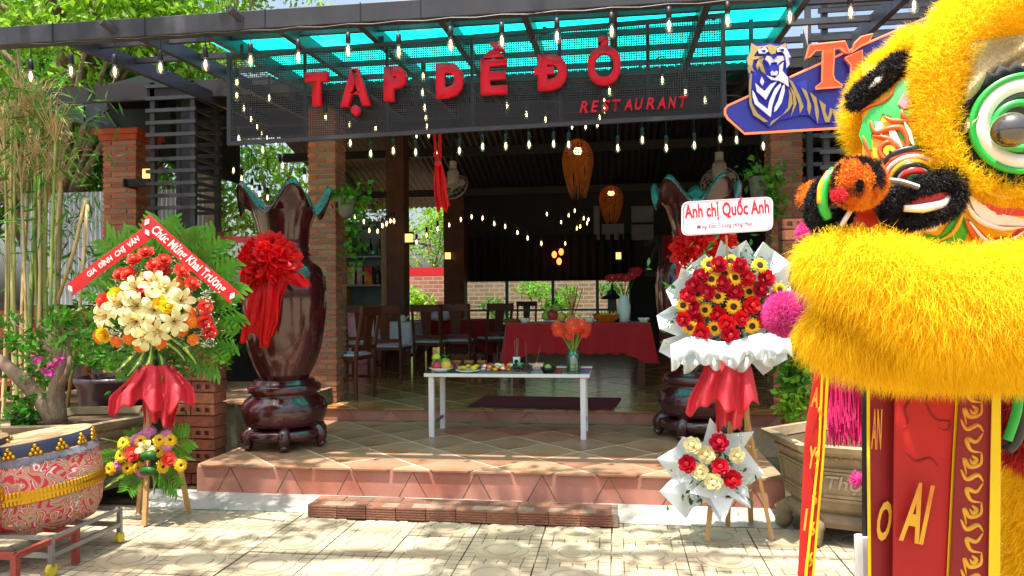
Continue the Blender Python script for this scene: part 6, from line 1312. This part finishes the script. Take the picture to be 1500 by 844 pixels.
# striped nose pompoms
def pompom(name, px, py, r_, d_, mat, n, length, seed):
    c = D(px, py, d_); q = r_*d_/FPX; b = MB().ball(c, q, 18, 12); o = b.build(name, mat, lion, smooth=True); b2 = b
    fur(name+'_fur', b2, n, length, (0,0,-.1), .0013, mat, 1.0, .45, seed, o); return o
pompom('striped_pompom', 1257, 268, 36, 1.72, m_sf, 12000, .014, 5); pompom('striped_pompom', 1193, 290, 20, 1.82, m_sf, 2000, .018, 6); pompom('red_pompom', 1229, 286, 8, 1.665, M('red_fur', S('c81e34'), .8, .2, 9), 500, .01, 7)
fur_tube('black_ring_body', [(1222,262,9,1.76),(1200,280,9,1.77),(1192,312,10,1.77),(1208,336,9,1.77),(1230,326,9,1.77),(1240,306,8,1.78)], m_bf, 5000, .018, (0,0,-.3), .0024, .9, .5, seed=8)
MB().tube(spline([D(1222,250,1.75), D(1208,270,1.74), D(1205,300,1.74), D(1212,320,1.75)], 5), [.012]*16, 8).build('green_band', m_pg, lion, smooth=True); MB().tube(spline([D(1214,252,1.745), D(1202,272,1.735), D(1200,298,1.735)], 5), [.006]*11, 8).build('yellow_band', m_py, lion, smooth=True)
MB().tube(spline([D(1232,332,1.74), D(1240,318,1.735), D(1248,305,1.74)], 5), [.006]*11, 6).build('white_band', m_pw, lion, smooth=True)
# yellow fur masses
fur_tube('brow_ring_body', [(1600,10,44,1.80),(1500,2,44,1.79),(1428,24,40,1.78),(1386,78,32,1.77),(1374,140,27,1.77),(1372,195,24,1.77),(1388,240,20,1.76),(1425,266,15,1.75),(1490,280,13,1.74),(1600,284,14,1.73)], m_yf, 30000, .038, (-.25,-.1,.05), .0014, .8, .5, seed=10)
fur_tube('crest_body', [(1352,62,24,1.88),(1318,92,20,1.9),(1286,112,17,1.92),(1266,146,16,1.93),(1259,186,15,1.93),(1268,222,12,1.93)], m_yf, 10000, .04, (-.5,-.1,.1), .0014, .8, .5, seed=11)
fur_tube('beard_body', [(1200,400,34,1.78),(1222,392,46,1.75),(1290,412,62,1.70),(1370,448,74,1.67),(1460,448,80,1.66),(1620,440,84,1.66)], m_yf, 46000, .07, (-.15,-.1,-.9), .0014, .55, .4, seed=12)
fur_tube('beard_hem_body', [(1196,470,30,1.80),(1236,488,38,1.77),(1300,498,42,1.74),(1390,500,44,1.72),(1480,498,46,1.71),(1620,490,48,1.71)], m_yf, 40000, .075, (-.1,-.1,-1), .0014, .5, .4, seed=13)
fur_tube('eyebrow_body', [(1250,154,9,1.86),(1268,136,11,1.85),(1290,118,11,1.84),(1312,98,11,1.84),(1326,88,8,1.85)], m_bf, 6000, .024, (-.3,0,.2), .0024, .9, .5, seed=14)
MB().tube([D(1272,130,1.825), D(1286,118,1.82), D(1300,106,1.825)], [.003,.009,.003], 8).build('eyebrow_highlight', m_pw, lion, smooth=True)
line('brow_outline', [(300,470),(340,440),(400,420),(440,385),(445,350)], za, m_po, .004); MB().add([onhead(1467,418,.22), onhead(1478,398,.22), onhead(1482,394,.225), onhead(1480,408,.225)], [(0,1,2,3)]).build('white_feather', m_pw, lion, solid=.003)
# the eye
ED = 1.69; EC = (1503, 180); en = (-F2*.9-ray(*EC).normalized()*.25+Vector((-.1,0,0))).normalized(); em = aim(en)
def ring(name, r0, r1, z0, z1, mat, cx=EC[0], cy=EC[1], n=56, parent=None, jag=0):
    c = D(cx, cy, ED); k = ED/FPX; b = MB().lathe([(r0*k,z0),(r0*k,z1),(r1*k,z1),(r1*k,z0)], n, cap=False, fn=(lambda r_,z,a,j: (r_*(1+jag*(int(a*n/6.283)%2)) if j >= 2 else r_, z)) if jag else None); me = b.mesh(name, mat, True); return put(name, me, parent or lion, c-WORLD[lion], em)
eye = ring('eye_socket', 2, 74, -.05, -.012, m_pk); ring('eye_lash_ring', 74, 84, -.03, -.016, m_bf, jag=.12); ring('eye_green_ring', 66, 74, -.02, .0, m_pg); ring('eye_white_ring', 46, 66, -.02, -.002, m_pw); ring('eye_grey_ring', 38, 46, -.02, -.004, M('face_grey', S('4a4a4e'), .4, .2, 5)); ring('eye_iris_ring', 28, 38, -.01, .004, m_pg, 1494, 184)
MB().ball(D(1480, 191, ED-.035), (.04,.04,.04), 24, 16).build('eye_bulb', M('dark_glass_eye', S('3a3634'), .04, .3, 4, spec=.8, coat=1), lion, smooth=True)
b = MB(); b.grid(lambda u, v: tuple(D(lerp(1412,1520,u)+ (1-u)*18*math.sin(v*3.1)*0, lerp(62,196,v)*(1-u)+lerp(48,102,v)*u, 1.735-.012*math.sin(u*9)-.01*math.sin(v*14+u*5))), 26, 22); b.build('sequin_lid', M('gold_sequin', S('c2b183'), .35, .3, 160, .6, bscale=320, metal=.35), lion, smooth=True, solid=.004)
# pink pompoms and tassels
pompom('pink_pompom', 1153, 461, 28, 2.12, m_pf, 14000, .022, 21); pompom('pink_pompom', 1186, 342, 15, 2.02, m_pf, 1500, .02, 22)
tb = MB()
for k in range(420): px = rnd(1214,1266); p = D(px, 535, 2.1+rnd(-.05,.05)); e = D(px+rnd(-4,6), rnd(600,655), 2.1+rnd(-.05,.05)); tb.strip([p, p.lerp(e,.5)+Vector((rnd(-.006,.006),0,0)), e], [.004,.004,.002], (1,0,0))
tag(tb.build('pink_tassel', M('magenta_thread', S('cc1d68'), .7, .2, 9, island=.25), lion), kind='stuff'); pompom('pink_pompom', 1234, 548, 18, 2.1, m_pf, 1600, .03, 23); pompom('pink_pompom', 1258, 702, 8, 2.05, m_pf, 500, .018, 24)
# printed banners
m_ban = M('banner_red', S('c22420'), .6, .12, 3, c2=S('a01a1e'), c2amt=.5, trans=.12); m_bdk = M('banner_dark_red', S('8d1c20'), .6, .12, 3, trans=.1); m_by = M('banner_yellow', S('f2d21c'), .6, .06, 4, trans=.1); m_bg = M('banner_gold_print', S('d8a32c'), .5, .15, 9, c2=S('c8571c'), c2amt=.4)
def bsurf(x, y, d0, off=0): px, py = zc(x, y); return D(px, py, d0+.006*math.sin(px*.06+py*.004)-off)
def banner(name, left, right, d0, mat, off=0, parent=None):
    """hanging cloth between two edge lines given as (x, y) points of equal count"""
    L_, R_ = left, right; b = MB()
    def f_(u, v):
        g_ = v*(len(L_)-1); i = min(int(g_), len(L_)-2); t_ = g_-i; A = (lerp(L_[i][0],L_[i+1][0],t_), lerp(L_[i][1],L_[i+1][1],t_)); B = (lerp(R_[i][0],R_[i+1][0],t_), lerp(R_[i][1],R_[i+1][1],t_)); return tuple(bsurf(lerp(A[0],B[0],u), lerp(A[1],B[1],u), d0, off))
    b.grid(f_, 14, 26); return b.build(name, mat, parent or lion, smooth=True, solid=.0025)
E_ = 1160
bl = banner('banner', [(165,50),(120,330),(95,844),(85,E_)], [(208,60),(188,400),(150,844),(138,E_)], 2.02, m_ban); banner('banner_trim', [(182,50),(168,380),(118,844),(108,E_)], [(190,55),(175,385),(128,844),(118,E_)], 2.02, m_by, .004, bl); banner('banner_trim', [(200,58),(184,400),(146,844),(134,E_)], [(210,60),(191,402),(153,844),(141,E_)], 2.02, m_by, .004, bl)
bm_ = banner('banner', [(345,40),(345,400),(350,844),(350,E_)], [(446,40),(440,400),(436,844),(436,E_)], 1.93, m_bdk); banner('banner_trim', [(342,40),(343,400),(347,844),(347,E_)], [(354,40),(354,400),(358,844),(358,E_)], 1.93, m_by, .004, bm_)
bp = banner('banner', [(446,60),(440,400),(436,844),(436,E_)], [(680,90),(655,400),(632,844),(625,E_)], 1.90, m_ban); banner('banner_trim', [(450,95),(452,112)], [(675,112),(675,132)], 1.90, m_by, .004, bp); banner('banner_trim', [(668,110),(652,400),(630,844),(622,E_)], [(682,110),(662,400),(640,844),(632,E_)], 1.90, m_by, .005, bp)
bo = banner('banner', [(682,100),(662,400),(640,844),(632,E_)], [(800,100),(790,400),(782,844),(780,E_)], 1.885, m_bdk); banner('banner_trim', [(795,90),(788,400),(780,844),(778,E_)], [(824,90),(824,400),(822,844),(822,E_)], 1.88, m_by, .004, bo)
for key, A, B, h_, par, d0 in (('vA',(140,235),(166,239),.055,bl,2.02), ('vY',(126,455),(152,459),.06,bl,2.02), ('vI',(114,680),(122,681),.06,bl,2.02), ('vAN',(358,388),(394,390),.105,bm_,1.93), ('vO',(370,715),(420,722),.105,bm_,1.93), ('vAI',(458,715),(545,732),.155,bp,1.90)):
    fit_text(key, 'banner_lettering', m_bg, par, bsurf(*A,d0,.016), bsurf(*B,d0,.016), bsurf(A[0],A[1]-100,d0)-bsurf(*A,d0), h_)
def swirl(par, pts, w, d0, mat=m_bg): c = spline([bsurf(x, y, d0, .001) for x, y in pts], 5); n = len(c); MB().tube(c, [w*math.sin(math.pi*(.12+.8*i/(n-1))) for i in range(n)], 5).build('gold_ornament', mat, par, smooth=True)
for y0 in (150, 330, 510, 690, 870): 
    for pts in ([(760,y0),(735,y0+30),(700,y0+20),(715,y0+60),(755,y0+70)], [(755,y0+70),(750,y0+110),(710,y0+120),(690,y0+90),(700,y0+150)], [(720,y0+80),(735,y0+95),(722,y0+108),(712,y0+92)], [(680,y0+130),(700,y0+165),(740,y0+150),(762,y0+175)]): swirl(bo, pts, .0065, 1.885)
for y0 in (90, 230, 390, 540, 650, 760): o_ = (y0-60)*-.065; swirl(bl, [(192+o_,y0),(183+o_,y0+18),(190+o_,y0+36),(180+o_,y0+52)], .006, 2.02)
for pts in ([(560,160),(520,190),(480,240),(490,290),(470,320)], [(560,180),(560,230),(590,280),(640,290),(630,320),(600,310)], [(600,450),(570,420),(520,430),(480,400)]): swirl(bp, pts, .0035, 1.90, m_bdk)
# supports, hind leg and mane at the edge
MB().tube([D(1267, 480, 1.99), D(1267, 785, 1.99)], .008, 8).build('pole', m_blacker, lion); q = D(1262, 785, 1.99); MB().tube([q, (q.x, q.y, .0)], .019, 10).build('pole_sleeve', m_white, lion)
for px in (1420, 1560): q = D(px, 520, 1.98); MB().tube([q, (q.x, q.y, 0)], .016, 8).build('pole', m_blacker, lion)
fur_tube('hind_leg_body', [(1530,640,42,2.08),(1530,760,46,2.06),(1535,900,46,2.05),(1535,1080,44,2.04),(1535,1190,50,2.03)], m_yf, 16000, .07, (-.1,-.1,-.9), .003, .55, .4, seed=31)
fur_tube('red_mane_body', [(1495,585,20,2.0),(1505,630,26,2.0),(1510,670,24,2.0)], M('red_mane', S('b51c24'), .8, .15, 9, island=.25), 2600, .06, (0,-.1,-.9), .003, .6, .4, seed=32)
MB().tube(spline([D(1488,548,1.93), D(1497,590,1.92), D(1490,640,1.92), D(1474,660,1.93)], 5), [.016]*16, 8).build('ear_edge', m_pk, lion, smooth=True); MB().tube(spline([D(1492,556,1.915), D(1490,600,1.91), D(1476,645,1.915)], 5), [.012]*11, 8).build('ear_green', m_pg, lion, smooth=True)
